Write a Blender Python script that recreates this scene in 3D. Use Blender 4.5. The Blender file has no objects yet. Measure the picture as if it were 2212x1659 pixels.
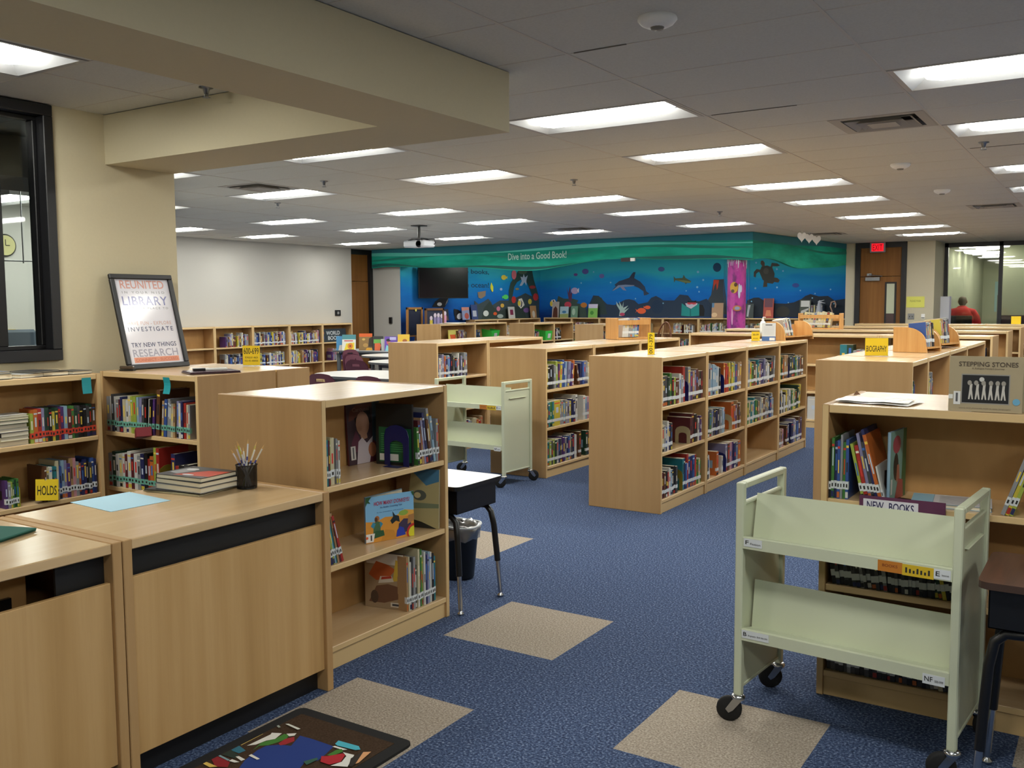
import bpy, bmesh, math, random
from mathutils import Matrix, Vector
SC = bpy.context.scene
COL = SC.collection
PI = math.pi
R = math.radians
rng = random.Random(7)

# ---------------------------------------------------------------- camera
EYE = 1.593
FPX, PITCH, ROLL, YAW = 2032.48, R(4.84537), R(-.34034), R(32.8537)
def cam_axes():
    d = Vector((0, math.cos(PITCH), -math.sin(PITCH)))
    u = Vector((0, math.sin(PITCH), math.cos(PITCH)))
    r = Vector((1, 0, 0))
    x = math.cos(ROLL) * r + math.sin(ROLL) * u
    y = -math.sin(ROLL) * r + math.cos(ROLL) * u
    rot = Matrix.Rotation(YAW, 3, 'Z')
    return rot @ x, rot @ y, rot @ d
CX, CY, CD = cam_axes()
cam_data = bpy.data.cameras.new('camera')
cam = bpy.data.objects.new('camera', cam_data)
COL.objects.link(cam)
cam_data.sensor_width = 36
cam_data.lens = 36 * FPX / 2212
cam_data.clip_end = 200
cam.matrix_world = Matrix(((CX.x, CY.x, -CD.x, 0), (CX.y, CY.y, -CD.y, 0), (CX.z, CY.z, -CD.z, EYE), (0, 0, 0, 1)))
SC.camera = cam
def ray(px, py):
    return CX * ((px - 1106) / FPX) - CY * ((py - 829.5) / FPX) + CD
def onX(px, py, X):
    d = ray(px, py); t = X / d.x
    return Vector((X, d.y * t, EYE + d.z * t))
def onY(px, py, Y):
    d = ray(px, py); t = Y / d.y
    return Vector((d.x * t, Y, EYE + d.z * t))
def onZ(px, py, Z):
    d = ray(px, py); t = (Z - EYE) / d.z
    return Vector((d.x * t, d.y * t, Z))

# ---------------------------------------------------------------- materials
def lin(h):
    h = h.lstrip('#')
    c = [int(h[i:i + 2], 16) / 255 for i in (0, 2, 4)]
    return tuple(v / 12.92 if v <= .04045 else ((v + .055) / 1.055) ** 2.4 for v in c) + (1,)
MATS = {}
def mat(hexc, rough=.6, metal=0., spec=.5, name=None, emit=0., coat=0.):
    key = (hexc, rough, metal, spec, name, emit, coat)
    if key in MATS: return MATS[key]
    m = bpy.data.materials.new(name or 'paint_' + hexc.lstrip('#'))
    m.use_nodes = True
    b = m.node_tree.nodes['Principled BSDF']
    b.inputs['Base Color'].default_value = lin(hexc)
    b.inputs['Roughness'].default_value = rough
    b.inputs['Metallic'].default_value = metal
    b.inputs['Specular IOR Level'].default_value = spec
    if coat:
        b.inputs['Coat Weight'].default_value = coat
        b.inputs['Coat Roughness'].default_value = .15
    if emit:
        b.inputs['Emission Color'].default_value = lin(hexc)
        b.inputs['Emission Strength'].default_value = emit
    MATS[key] = m
    return m
def nodes(m):
    return m.node_tree.nodes, m.node_tree.links, m.node_tree.nodes['Principled BSDF']
def mapped(nt, ln, scale, rot=(0, 0, 0)):
    g = nt.new('ShaderNodeNewGeometry')
    mp = nt.new('ShaderNodeMapping')
    mp.inputs['Scale'].default_value = scale
    mp.inputs['Rotation'].default_value = rot
    ln.new(g.outputs['Position'], mp.inputs['Vector'])
    return mp.outputs['Vector']
def noisy(name, stops, scale, nscale=1., detail=4, rough=.6, spec=.5, bump=0., coat=0., dist=.01):
    m = bpy.data.materials.new(name); m.use_nodes = True
    nt, ln, b = nodes(m)
    v = mapped(nt, ln, scale)
    n = nt.new('ShaderNodeTexNoise'); n.inputs['Scale'].default_value = nscale; n.inputs['Detail'].default_value = detail
    n.inputs['Roughness'].default_value = .6
    ln.new(v, n.inputs['Vector'])
    r = nt.new('ShaderNodeValToRGB')
    e = r.color_ramp.elements
    while len(e) < len(stops): e.new(.5)
    for el, (p, c) in zip(e, stops): el.position = p; el.color = lin(c)
    ln.new(n.outputs['Fac'], r.inputs['Fac']); ln.new(r.outputs['Color'], b.inputs['Base Color'])
    b.inputs['Roughness'].default_value = rough; b.inputs['Specular IOR Level'].default_value = spec
    if coat: b.inputs['Coat Weight'].default_value = coat; b.inputs['Coat Roughness'].default_value = .2
    if bump:
        bp = nt.new('ShaderNodeBump'); bp.inputs['Strength'].default_value = bump; bp.inputs['Distance'].default_value = dist
        ln.new(n.outputs['Fac'], bp.inputs['Height']); ln.new(bp.outputs['Normal'], b.inputs['Normal'])
    return m
def clear(name, tint='#ffffff', gloss=.12, rough=.02):
    m = bpy.data.materials.new(name); m.use_nodes = True
    nt = m.node_tree.nodes; ln = m.node_tree.links
    nt.remove(nt['Principled BSDF'])
    t = nt.new('ShaderNodeBsdfTransparent'); t.inputs['Color'].default_value = lin(tint)
    g = nt.new('ShaderNodeBsdfGlossy'); g.inputs['Roughness'].default_value = rough
    lw = nt.new('ShaderNodeLayerWeight'); lw.inputs['Blend'].default_value = .5
    f = nt.new('ShaderNodeMath'); f.operation = 'POWER'; f.inputs[1].default_value = 4.; ln.new(lw.outputs['Facing'], f.inputs[0])
    a = nt.new('ShaderNodeMath'); a.operation = 'MULTIPLY_ADD'; a.inputs[1].default_value = .55; a.inputs[2].default_value = max(0, gloss - .08)
    a.use_clamp = True
    x = nt.new('ShaderNodeMixShader')
    ln.new(f.outputs[0], a.inputs[0]); ln.new(a.outputs[0], x.inputs[0]); ln.new(t.outputs[0], x.inputs[1]); ln.new(g.outputs[0], x.inputs[2])
    ln.new(x.outputs[0], nt['Material Output'].inputs['Surface'])
    return m
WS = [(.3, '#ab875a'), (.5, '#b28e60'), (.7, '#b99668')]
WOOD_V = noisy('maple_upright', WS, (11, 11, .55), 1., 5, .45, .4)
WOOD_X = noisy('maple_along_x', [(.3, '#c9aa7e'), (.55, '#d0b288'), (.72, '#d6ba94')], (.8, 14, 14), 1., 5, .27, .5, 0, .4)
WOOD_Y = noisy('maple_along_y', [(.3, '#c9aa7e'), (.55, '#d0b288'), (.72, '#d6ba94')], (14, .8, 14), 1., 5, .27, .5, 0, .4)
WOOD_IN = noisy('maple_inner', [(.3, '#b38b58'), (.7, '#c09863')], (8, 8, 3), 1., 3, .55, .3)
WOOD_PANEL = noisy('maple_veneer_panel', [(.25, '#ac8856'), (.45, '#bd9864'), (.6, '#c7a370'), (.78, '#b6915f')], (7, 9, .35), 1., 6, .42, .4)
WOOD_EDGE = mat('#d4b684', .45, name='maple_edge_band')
PINE = noisy('pine', [(.3, '#bd8a4e'), (.6, '#cb9c60'), (.75, '#d2a86e')], (30, 30, 1.5), 1., 4, .4, .4)
OAK_DOOR = noisy('oak_door', [(.3, '#7a4f22'), (.7, '#8f6230')], (14, 14, .6), 1., 4, .5, .3)
BROWN_LAM = noisy('brown_laminate', [(.35, '#4a3126'), (.65, '#5c3d2e')], (40, 4, 40), 1., 4, .4, .4)
WALL_BEIGE = noisy('beige_wall_paint', [(.3, '#cac0a2'), (.7, '#ccc2a4')], (60, 60, 60), 1., 2, .75, .25)
WALL_WHITE = noisy('white_wall_paint', [(.3, '#b5b3ad'), (.7, '#b7b5af')], (60, 60, 60), 1., 2, .8, .2)
WALL_CREAM = noisy('cream_wall_paint', [(.3, '#bfb8a2'), (.7, '#c1baa4')], (60, 60, 60), 1., 2, .8, .2)
BEAM_P = noisy('beam_paint', [(.3, '#cac0a2'), (.7, '#ccc2a4')], (60, 60, 60), 1., 2, .8, .2)
CREAM_METAL = mat('#c1c7ae', .42, 0, .5, 'cream_enamel_steel')
CREAM_IN = CREAM_METAL
BLACK = mat('#101012', .5, name='black_laminate')
BLACK_P = mat('#0c0c0e', .35, name='black_plastic')
BLACK_FR = mat('#17171a', .45, name='black_frame_paint')
CHROME = mat('#b9bcc0', .22, 1., name='chrome')
STEEL = mat('#8d8f92', .35, 1., name='brushed_steel')
RUBBER = mat('#0b0b0c', .8, name='rubber')
PAPER = mat('#ecebe4', .8, name='paper')
PAGES = mat('#d9d2bd', .85, name='page_edges')
WHITE = mat('#e8e8e6', .5, name='white_plastic')
LABELW = mat('#ced3d6', .5, name='white_label')
INK = mat('#22221f', .7, name='ink')
GLASSP = clear('window_glass', '#f2f6f4', .12)
ACRYL = clear('acrylic', '#f4f8fb', .13, .04)

# ---------------------------------------------------------------- mesh builder
class MB:
    def __init__(s): s.v = []; s.f = []; s.m = []; s.sm = []; s.mats = []
    def mi(s, m):
        if m not in s.mats: s.mats.append(m)
        return s.mats.index(m)
    def add(s, vs, fs, m, M=None, smooth=False):
        o = len(s.v)
        s.v += [tuple(M @ Vector(v)) if M else tuple(v) for v in vs]
        k = s.mi(m) if not isinstance(m, list) else None
        for i, f in enumerate(fs):
            s.f.append(tuple(o + j for j in f)); s.m.append(k if k is not None else s.mi(m[i])); s.sm.append(smooth)
        return s
    def box(s, x0, x1, y0, y1, z0, z1, m, M=None):
        vs = [(x, y, z) for z in (z0, z1) for y in (y0, y1) for x in (x0, x1)]
        return s.add(vs, [(0, 2, 3, 1), (4, 5, 7, 6), (0, 1, 5, 4), (2, 6, 7, 3), (0, 4, 6, 2), (1, 3, 7, 5)], m, M)
    def prism(s, pts, z0, z1, m, M=None, side=None):
        n = len(pts)
        a = sum(pts[i][0] * pts[(i + 1) % n][1] - pts[(i + 1) % n][0] * pts[i][1] for i in range(n))
        if a < 0: pts = pts[::-1]
        vs = [(p[0], p[1], z0) for p in pts] + [(p[0], p[1], z1) for p in pts]
        s.add(vs, [tuple(range(n))[::-1], tuple(range(n, 2 * n))], m, M)
        return s.add(vs, [(i, (i + 1) % n, n + (i + 1) % n, n + i) for i in range(n)], side or m, M)
    def poly(s, pts, m, M=None, z=0.):
        n = len(pts)
        if len(pts[0]) == 2:
            a = sum(pts[i][0] * pts[(i + 1) % n][1] - pts[(i + 1) % n][0] * pts[i][1] for i in range(n))
            if a < 0: pts = pts[::-1]
            pts = [(p[0], p[1], z) for p in pts]
        return s.add(pts, [tuple(range(n))], m, M)
    def disc(s, cx, cy, rx, ry, m, M=None, z=0., n=18, a0=0., a1=2 * PI):
        return s.poly([(cx + rx * math.cos(a0 + (a1 - a0) * i / n), cy + ry * math.sin(a0 + (a1 - a0) * i / n)) for i in range(n)], m, M, z)
    def tube(s, pts, r, m, n=8, closed=False, caps=True, M=None):
        pts = [Vector(p) for p in pts]; k = len(pts)
        rs = r if isinstance(r, (list, tuple)) else [r] * k
        vs = []; up = None
        for i, p in enumerate(pts):
            a = pts[i - 1] if (i or closed) else p; b = pts[(i + 1) % k] if (i < k - 1 or closed) else p
            d = (b - a).normalized()
            if up is None:
                up = Vector((0, 0, 1)) if abs(d.z) < .9 else Vector((1, 0, 0))
            x = d.cross(up).normalized(); up = x.cross(d).normalized()
            vs += [p + (x * math.cos(2 * PI * j / n) + up * math.sin(2 * PI * j / n)) * rs[i] for j in range(n)]
        fs = []
        for i in range(k if closed else k - 1):
            a, b = i * n, ((i + 1) % k) * n
            fs += [(a + j, b + j, b + (j + 1) % n, a + (j + 1) % n) for j in range(n)]
        fs = [f[::-1] for f in fs]
        s.add(vs, fs, m, M, True)
        if caps and not closed:
            s.add(vs[:n], [tuple(range(n))], m, M); s.add(vs[-n:], [tuple(range(n))[::-1]], m, M)
        return s
    def lathe(s, prof, m, n=20, M=None, sx=1., sy=1., smooth=True):
        vs = [(rr * math.cos(2 * PI * j / n) * sx, rr * math.sin(2 * PI * j / n) * sy, z) for rr, z in prof for j in range(n)]
        fs = []
        for i in range(len(prof) - 1):
            fs += [(i * n + j, i * n + (j + 1) % n, (i + 1) * n + (j + 1) % n, (i + 1) * n + j) for j in range(n)]
        return s.add(vs, fs, m, M, smooth)
    def mesh(s, name, bevel=0., merge=False):
        me = bpy.data.meshes.new(name)
        me.from_pydata(s.v, [], s.f)
        for m in s.mats: me.materials.append(m)
        me.polygons.foreach_set('material_index', s.m)
        me.polygons.foreach_set('use_smooth', s.sm)
        me.update()
        if bevel or merge:
            bm = bmesh.new(); bm.from_mesh(me)
            if merge: bmesh.ops.remove_doubles(bm, verts=bm.verts, dist=1e-5)
            if bevel:
                es = [e for e in bm.edges if len(e.link_faces) == 2 and e.calc_face_angle(0) > .7]
                bmesh.ops.bevel(bm, geom=es, offset=bevel, segments=1, affect='EDGES', clamp_overlap=True)
            bm.to_mesh(me); bm.free()
        return me
    def build(s, name, parent=None, loc=None, bevel=0., merge=False):
        return link(name, s.mesh(name, bevel, merge), parent, loc)
def link(name, data, parent=None, loc=None):
    o = bpy.data.objects.new(name, data); COL.objects.link(o)
    if parent is not None: o.parent = parent
    if loc is not None: o.location = loc
    return o
def tag(o, label, cat, group=None, kind=None):
    if label: o['label'] = label
    if cat: o['category'] = cat
    if group: o['group'] = group
    if kind: o['kind'] = kind
    return o
def thing(name, label, cat, loc=(0, 0, 0), rz=0., group=None):
    o = link(name, None, None, loc); o.rotation_euler = (0, 0, rz)
    o.empty_display_size = .1
    return tag(o, label, cat, group)
def struct(o):
    o['kind'] = 'structure'; return o
def dup(o, loc, rz=None, label=None, group=None):
    c = o.copy(); COL.objects.link(c); c.location = loc
    if rz is not None: c.rotation_euler = (0, 0, rz)
    if label: c['label'] = label
    if group: c['group'] = group
    for ch in list(o.children):
        d = ch.copy(); COL.objects.link(d); d.parent = c
        for g in list(ch.children):
            e = g.copy(); COL.objects.link(e); e.parent = d
    return c
def frame(o, right, up=(0, 0, 1)):
    r = Vector(right).normalized(); u = Vector(up).normalized(); n = r.cross(u)
    o = Vector(o)
    return Matrix(((r.x, u.x, n.x, o.x), (r.y, u.y, n.y, o.y), (r.z, u.z, n.z, o.z), (0, 0, 0, 1)))
def text_into(mb, body, m, M, width, height, z=.0005, spacing=1., keep=False, bold=.012):
    """letters centred on the frame M (x right, y up, z out), fitted to width x height"""
    c = bpy.data.curves.new('lettering', 'FONT'); c.body = body; c.align_x = 'CENTER'; c.align_y = 'CENTER'
    c.space_character = spacing; c.resolution_u = 3; c.offset = bold
    o = bpy.data.objects.new('lettering', c); COL.objects.link(o)
    me = bpy.data.meshes.new_from_object(o.evaluated_get(bpy.context.evaluated_depsgraph_get()))
    vs = [v.co.copy() for v in me.vertices]
    if vs:
        x0 = min(v.x for v in vs); x1 = max(v.x for v in vs); y0 = min(v.y for v in vs); y1 = max(v.y for v in vs)
        sx = width / max(x1 - x0, 1e-6); sy = height / max(y1 - y0, 1e-6)
        if keep: sx = sy = min(sx, sy)
        vs = [((v.x - (x0 + x1) / 2) * sx, (v.y - (y0 + y1) / 2) * sy, z) for v in vs]
        mb.add(vs, [tuple(p.vertices) for p in me.polygons], m, M)
    COL.objects.unlink(o); bpy.data.objects.remove(o); bpy.data.curves.remove(c); bpy.data.meshes.remove(me)
ORD = ['first', 'second', 'third', 'fourth', 'fifth', 'sixth', 'seventh', 'eighth', 'ninth', 'tenth', 'eleventh', 'twelfth',
       'thirteenth', 'fourteenth', 'fifteenth', 'sixteenth', 'seventeenth', 'eighteenth', 'nineteenth', 'twentieth',
       'twenty-first', 'twenty-second', 'twenty-third', 'twenty-fourth', 'twenty-fifth', 'twenty-sixth', 'twenty-seventh',
       'twenty-eighth', 'twenty-ninth', 'thirtieth', 'thirty-first', 'thirty-second', 'thirty-third', 'thirty-fourth', 'thirty-fifth', 'thirty-sixth', 'thirty-seventh', 'thirty-eighth', 'thirty-ninth', 'fortieth']
# ---------------------------------------------------------------- room shell
ZC = 2.807
CARPET = noisy('blue_carpet', [(.34, '#242d45'), (.47, '#394765'), (.57, '#50607f'), (.7, '#8c98b0')], (1, 1, 1), 105., 4, .95, .1, .6, 0, .004)
CARPET_T = noisy('beige_carpet_tile', [(.32, '#7a7064'), (.5, '#9a8f82'), (.68, '#b9afa1')], (1, 1, 1), 125., 4, .95, .1, .35, 0, .004)
fl = MB()
GX = [-14.89 + .61 * i for i in range(33)]; GY = [-3.17 + .61 * i for i in range(42)]
beige = {(-2.69, 3.54), (-2.69, 2.32), (-1.47, 2.93), (-3.91, 4.76), (-.25, 3.54)}
for x in GX:
    for y in GY:
        b = any(abs(x - p) < .05 and abs(y - q) < .05 for p, q in beige)
        fl.add([(x, y, 0), (x + .61, y, 0), (x + .61, y + .61, 0), (x, y + .61, 0)], [(0, 1, 2, 3)], CARPET_T if b else CARPET)
struct(fl.build('floor', merge=True))

CEIL = noisy('ceiling_tile', [(.35, '#c8c8c2'), (.6, '#cecec8')], (1, 1, 1), 90., 3, .9, .15, .15, 0, .003)
CGRID = mat('#c9c4bc', .7, name='ceiling_grid')
CGAP = mat('#6e6962', .9, name='ceiling_gap')
LROWS = [5.33, 7.16, 9.60, 11.43, 13.87, 16.31, 18.14]
LCOLS = [1.34, -1.10, -3.54, -5.98, -8.42, -10.86, -13.30]
LAMPS = []
for ci, x in enumerate(LCOLS):
    for ri, y in enumerate(LROWS):
        if x < -4 and y > 14.5: continue
        if x < -9 and y < 7: continue
        if x < -11.5 and y < 9: continue
        LAMPS.append((ci, ri, x, y))
for ri, y, xs_ in ((7, 1.67, (1.34, -1.10)), (8, -.77, (1.34, -1.10)), (9, 16.92, (-7.20, -9.64, -12.08)), (10, 19.36, (-7.20, -9.64, -12.08))):
    for x in xs_: LAMPS.append((LCOLS.index(x) if x in LCOLS else {-7.20: 7, -9.64: 8, -12.08: 9}[x], ri, x, y))
holes = {(round(x, 2), round(y, 2)) for _, _, x, y in LAMPS}
ce = MB()
cx0 = -1.10 - 1.22 * 11
VENTS = [(-1.71, 6.55), (-1.71, 13.26), (-7.81, 13.26), (-7.81, 6.55), (-4.76, 16.92)]
NOOK = (-4.95, 1.67)
for i in range(17):
    for j in range(45):
        x = cx0 + 1.22 * i; y = 5.33 - .61 * 14 + .61 * j
        if y > 22.3: continue
        if (round(x, 2), round(y, 2)) in holes: continue
        if -6 < x < -4.7 and 1.6 < y < 2.3: continue
        q = [v for v in VENTS if abs(v[1] - y) < .05 and -.05 < v[0] - x < .7]
        cells = [(x, x + 1.22)]
        if q: cells = [(x, x + .61)] if q[0][0] > x + .3 else [(x + .61, x + 1.22)]
        for a, b in cells:
            ce.add([(a, y, ZC), (b, y, ZC), (b, y + .61, ZC), (a, y + .61, ZC)], [(0, 3, 2, 1)], CEIL)
# the tiles around the light of the desk nook
for a, b, c, d in ((-5.98, -4.95, 1.67, 2.89), (-4.34, -3.54, 1.67, 2.89)):
    ce.add([(a, c, ZC), (b, c, ZC), (b, d, ZC), (a, d, ZC)], [(0, 3, 2, 1)], CEIL)
struct(ce.build('ceiling', merge=True))
cg = MB()
for i in range(18):
    x = cx0 + 1.22 * i
    for a, b in (((-3.2, 1.67), (2.89, 22)) if abs(x + 4.76) < .1 else ((-3.2, 22),)): cg.box(x - .008, x + .008, a, b, ZC - .003, ZC + .012, CGRID)
for j in range(45):
    y = 5.33 - .61 * 14 + .61 * j
    for a, b in (((-14.5, -4.95), (-4.34, 5)) if abs(y - 2.28) < .1 else ((-14.5, 5),)):
        if y < 22: cg.box(a, b, y - .0045, y + .0045, ZC - .0015, ZC + .010, CGRID)
for x, y, w in ((-2.28, 5.94, .55), (-2.28, 4.11, .28), (-3.2, 4.11, .35), (-1.06, 8.38, .4)):   # tiles that have slipped in their grid
    cg.box(x, x + w, y - .012, y - .004, ZC - .004, ZC - .001, CGAP)
struct(cg.build('trim_1'))

def wall(name, boxes, m):
    b = MB()
    for x in boxes: b.box(*x, m)
    return struct(b.build(name))
XW = -5.48
wall('wall_left', [(XW - .2, XW, -3, 4.24, 0, 1.267), (XW - .2, XW, 3.36, 4.24, 1.267, ZC), (XW - .2, XW, -3, .6, 1.267, ZC)], WALL_BEIGE)
OFFP = mat('#c9c9c4', .8, name='office_paint')
wall('wall_office', [(-11.4, -11.2, -3, 8.6, 0, ZC)], OFFP)
_b = MB(); _b.prism([(XW - .19, 4.2), (-11.2, 8.45), (-11.2, 8.6), (XW - .19, 4.3)], 0, ZC, OFFP); struct(_b.build('wall_angled'))
wall('wall_west', [(-14.3, -13.9, 8.5, 15.2, 0, ZC)], WALL_WHITE)
wall('wall_pier', [(-14.6, -13.3, 16.1, 22.2, 0, ZC)], WALL_WHITE)
BLUEW = mat('#1e5f9a', .7, name='blue_wall_paint')
wall('wall_north', [(-13.3, -4.86, 22.02, 22.2, 0, ZC)], BLUEW)
wall('wall_alcove', [(-4.85, -4.7, 20.58, 22.2, 0, ZC)], BLUEW)
wall('wall_door', [(-4.85, -4.66, 20.37, 20.57, 0, ZC), (-3.66, -3.14, 20.37, 20.57, 0, ZC), (-3.34, -3.14, 20.57, 21.6, 0, ZC)], WALL_CREAM)
wall('wall_east', [(5.0, 5.2, -3.2, 22, 0, ZC)], WALL_CREAM)
wall('wall_south', [(-11.4, 5.0, -3.2, -3.0, 0, ZC)], WALL_CREAM)
wall('wall_corridor', [(-14.6, -14.3, 8.5, 16.1, 0, ZC)], WALL_CREAM)
wall('wall_back_office', [(-13.9, -11.4, 8.5, 8.6, 0, ZC)], WALL_WHITE)
# dropped soffit beams of the desk nook
bm_ = MB()
bm_.box(-3.205, -2.745, -3, 3.72, 2.495, ZC - .004, BEAM_P)
bm_.box(XW, -2.745, 3.72, 4.24, 2.495, ZC - .004, BEAM_P)
struct(bm_.build('trim_2'))
# baseboards
bb = MB()
bb.box(-3.66, -3.14, 20.355, 20.37, 0, .1, BLACK); bb.box(-4.85, -4.66, 20.355, 20.37, 0, .1, BLACK); bb.box(-14.3, -13.3, 16.085, 16.1, 0, .1, BLACK)
struct(bb.build('baseboard_north'))

# black framed interior window over the left bookcase
wf = MB()
for a in ((.6, 3.36, 1.267, 1.335), (.6, 3.36, 2.735, 2.8), (3.30, 3.36, 1.335, 2.735), (.6, .72, 1.335, 2.735)):
    wf.box(XW - .14, XW + .03, *a[:2], *a[2:], BLACK_FR)
for a in ((.72, 3.30, 1.335, 1.36), (3.275, 3.30, 1.36, 2.71), (.72, 3.30, 2.71, 2.735), (2.97, 3.07, 1.36, 2.71)):
    wf.box(XW - .12, XW - .05, *a[:2], *a[2:], BLACK_P)
w1 = struct(wf.build('window_1', bevel=.004))
MB().box(XW - .1, XW - .094, .72, 3.275, 1.36, 2.71, GLASSP).build('window_pane', w1)
# the office seen through it
q = onX(9, 530, -11.2)
t = thing('wall_clock', 'round wall clock with pale face behind the black framed window', 'clock', (-11.2, q.y, q.z), PI / 2)
b = MB(); M = Matrix.Rotation(R(90), 4, 'X')
b.lathe([(.0, .03), (.12, .03), (.135, .02), (.135, 0)], mat('#3b3a34', .5), 28, M); b.build('clock_case', t)
b = MB(); b.disc(0, 0, .118, .118, mat('#c9c58e', .6), M, .031, 28); b.build('clock_face', t)
b = MB(); b.box(-.004, .004, 0, .07, .032, .034, INK, M); b.box(0, .05, -.004, .004, .034, .036, INK, M); b.build('clock_hand', t)
t = thing('office_counter', 'dark office counter top behind the black framed window', 'counter', (-10.9, 5.45, 0), PI / 2)
b = MB(); b.box(-1.95, 1.95, -.45, .28, 1.0, 1.04, BLACK); b.build('worktop', t)
b = MB(); b.box(-1.9, 1.9, -.4, .25, 0, 1.0, WOOD_V); b.build('base_cabinet', t)
b = MB(); b.box(-1.95, 1.95, .2, .28, 1.04, 1.16, WOOD_Y); b.build('back_ledge', t)
t = thing('office_chair', 'grey office chair back showing low in the black framed window', 'chair', (-9.3, 5.2, 0), R(60))
b = MB(); b.box(-.22, .22, -.03, .03, .95, 1.37, mat('#6c7a88', .8)); b.build('backrest', t, bevel=.028)
b = MB(); b.box(-.24, .24, -.5, -.02, .5, .58, mat('#6c7a88', .8)); b.build('seat', t, bevel=.025)
b = MB(); b.tube([(0, -.25, .05), (0, -.25, .5)], .03, BLACK_P); b.box(-.025, .025, -.05, -.03, .55, 1., BLACK_P)
for k in range(5): b.tube([(0, -.25, .08), (.28 * math.cos(k * 1.257), -.25 + .28 * math.sin(k * 1.257), .03)], .02, BLACK_P)
b.build('base', t)
t = thing('sign_holder', 'yellow sign on the office ledge behind the black framed window', 'sign', (-11.14, onX(20, 715, -11.15).y, 1.16), PI / 2)
b = MB(); b.box(-.075, .075, 0, .004, 0, .17, mat('#e3c41c', .5)); text_into(b, 'FICTION', INK, frame((0, 0, .085), (1, 0, 0)), .12, .03); b.build('yellow_card', t)
b = MB(); b.box(-.06, .06, -.02, .03, -.0, .003, ACRYL); b.build('acrylic_base', t)
t = thing('office_pipe', 'thin pale pipe frame hanging behind the black framed window', 'pipe', (-8.6, 4.95, 0), R(75))
b = MB(); b.tube([(0, 0, 2.0), (0, 0, 2.75)], .006, STEEL); b.tube([(-.3, 0, 2.02), (.12, 0, 2.02)], .006, STEEL); b.tube([(-.3, 0, 2.72), (.12, 0, 2.72)], .012, STEEL)
b.build('pipe_frame', t)
b = MB(); b.box(-7.3, -6.5, -2.9, 4.5, 2.5, 2.78, mat('#3c3b3a', .8)); struct(b.build('trim_3'))

# far left wooden door in a black frame
d1 = MB()
d1.box(-14.2, -14.14, 15.2, 16.1, 0, 2.11, OAK_DOOR); d1.box(-14.2, -14.15, 15.2, 16.1, 2.12, 2.7, OAK_DOOR)
d = struct(d1.build('door_1'))
b = MB(); b.box(-14.2, -14.1, 15.2, 16.1, 2.7, ZC, BLACK_FR); b.box(-14.2, -14.08, 16.0, 16.1, 0, 2.7, BLACK_FR); b.build('door_frame', d)
b = MB(); b.box(-14.14, -14.13, 15.22, 15.42, .9, 2.02, BLACK_P); b.build('door_window', d)
# exit door
d2 = MB(); d2.box(-4.58, -3.74, 20.40, 20.45, .01, 2.11, OAK_DOOR); d2.box(-4.58, -3.74, 20.40, 20.44, 2.12, 2.72, OAK_DOOR)
d = struct(d2.build('door_2'))
b = MB(); b.box(-4.66, -4.56, 20.34, 20.5, 0, ZC, BLACK_FR); b.box(-3.76, -3.66, 20.34, 20.5, 0, ZC, BLACK_FR); b.box(-4.56, -3.76, 20.34, 20.5, 2.70, ZC, BLACK_FR)
b.build('door_frame', d)
b = MB(); b.box(-4.07, -3.85, 20.38, 20.40, .9, 2.0, BLACK_FR); b.build('vision_frame', d)
b = MB(); b.box(-4.035, -3.885, 20.372, 20.381, 1.36, 1.965, mat('#b9bfa6', .2)); b.box(-4.035, -3.885, 20.372, 20.381, .95, 1.36, mat('#4c3a3a', .2)); b.build('vision_glass', d)
b = MB(); b.box(-4.45, -4.17, 20.33, 20.4, 2.03, 2.10, STEEL); b.box(-4.42, -4.33, 20.33, 20.4, 2.13, 2.18, STEEL); b.tube([(-4.38, 20.32, 2.15), (-4.12, 20.33, 2.12)], .008, STEEL); b.build('door_closer', d)
b = MB(); b.tube([(-4.5, 20.33, 1.0), (-4.4, 20.33, 1.0)], .012, STEEL); b.box(-4.53, -4.47, 20.385, 20.4, .9, 1.1, STEEL); b.build('door_handle', d)
t = thing('exit_sign', 'red lit exit sign on the header of the far wooden door', 'sign', (-4.215, 20.33, 2.69))
b = MB(); b.box(-.15, .15, -.05, .0, -.09, .11, mat('#8e8a92', .5)); b.build('housing', t, bevel=.006)
b = MB(); b.box(-.115, .115, -.054, -.05, -.065, .09, mat('#e01020', .5, emit=.45, name='exit_red'))
text_into(b, 'EXIT', mat('#8a0814', .5, emit=.1, name='exit_letter'), frame((0, -.0545, .012), (1, 0, 0)), .19, .12); b.build('lit_face', t)
# wall plates
t = thing('light_switch', 'steel double switch plate beside the exit door', 'switch', (-3.555, 20.37, 1.30))
b = MB(); b.box(-.06, .06, -.008, 0, -.06, .06, STEEL); b.build('plate', t, bevel=.002)
for x in (-.025, .025): b = MB(); b.box(x - .006, x + .006, -.022, -.008, -.015, .012, BLACK_P); b.build('toggle', t)
t = thing('wall_socket', 'white socket plate right of the steel switch plate', 'socket', (-3.33, 20.37, 1.30))
b = MB(); b.box(-.035, .035, -.006, 0, -.05, .05, WHITE); b.build('plate', t, bevel=.002)
b = MB(); b.box(-.03, .03, -.012, -.006, -.035, -.022, BLACK_P); b.build('slot', t)
t = thing('wall_note', 'yellow paper note taped to the wall beside the exit door', 'paper', (-3.48, 20.366, 1.58))
b = MB(); b.box(-.17, .17, -.003, .0, -.1, .12, mat('#d9d96a', .8)); b.build('yellow_sheet', t)
b = MB(); text_into(b, 'PLEASE PUSH', mat('#8f9048'), frame((0, -.003, .03), (1, 0, 0)), .2, .04)
b.build('faint_writing', t)
t = thing('wall_thermostat', 'black square control plate on the white wall before the left door', 'control', onX(729, 676, -13.9))
b = MB(); b.box(0, .02, -.08, .08, -.06, .06, BLACK_P); b.box(.02, .024, -.03, .03, -.03, .03, mat('#7d7f80')); b.build('plate', t, bevel=.003)
t = thing('door_buzzer', 'small black box on the white pier left of the mural', 'control', onY(845, 692, 16.1))
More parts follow.
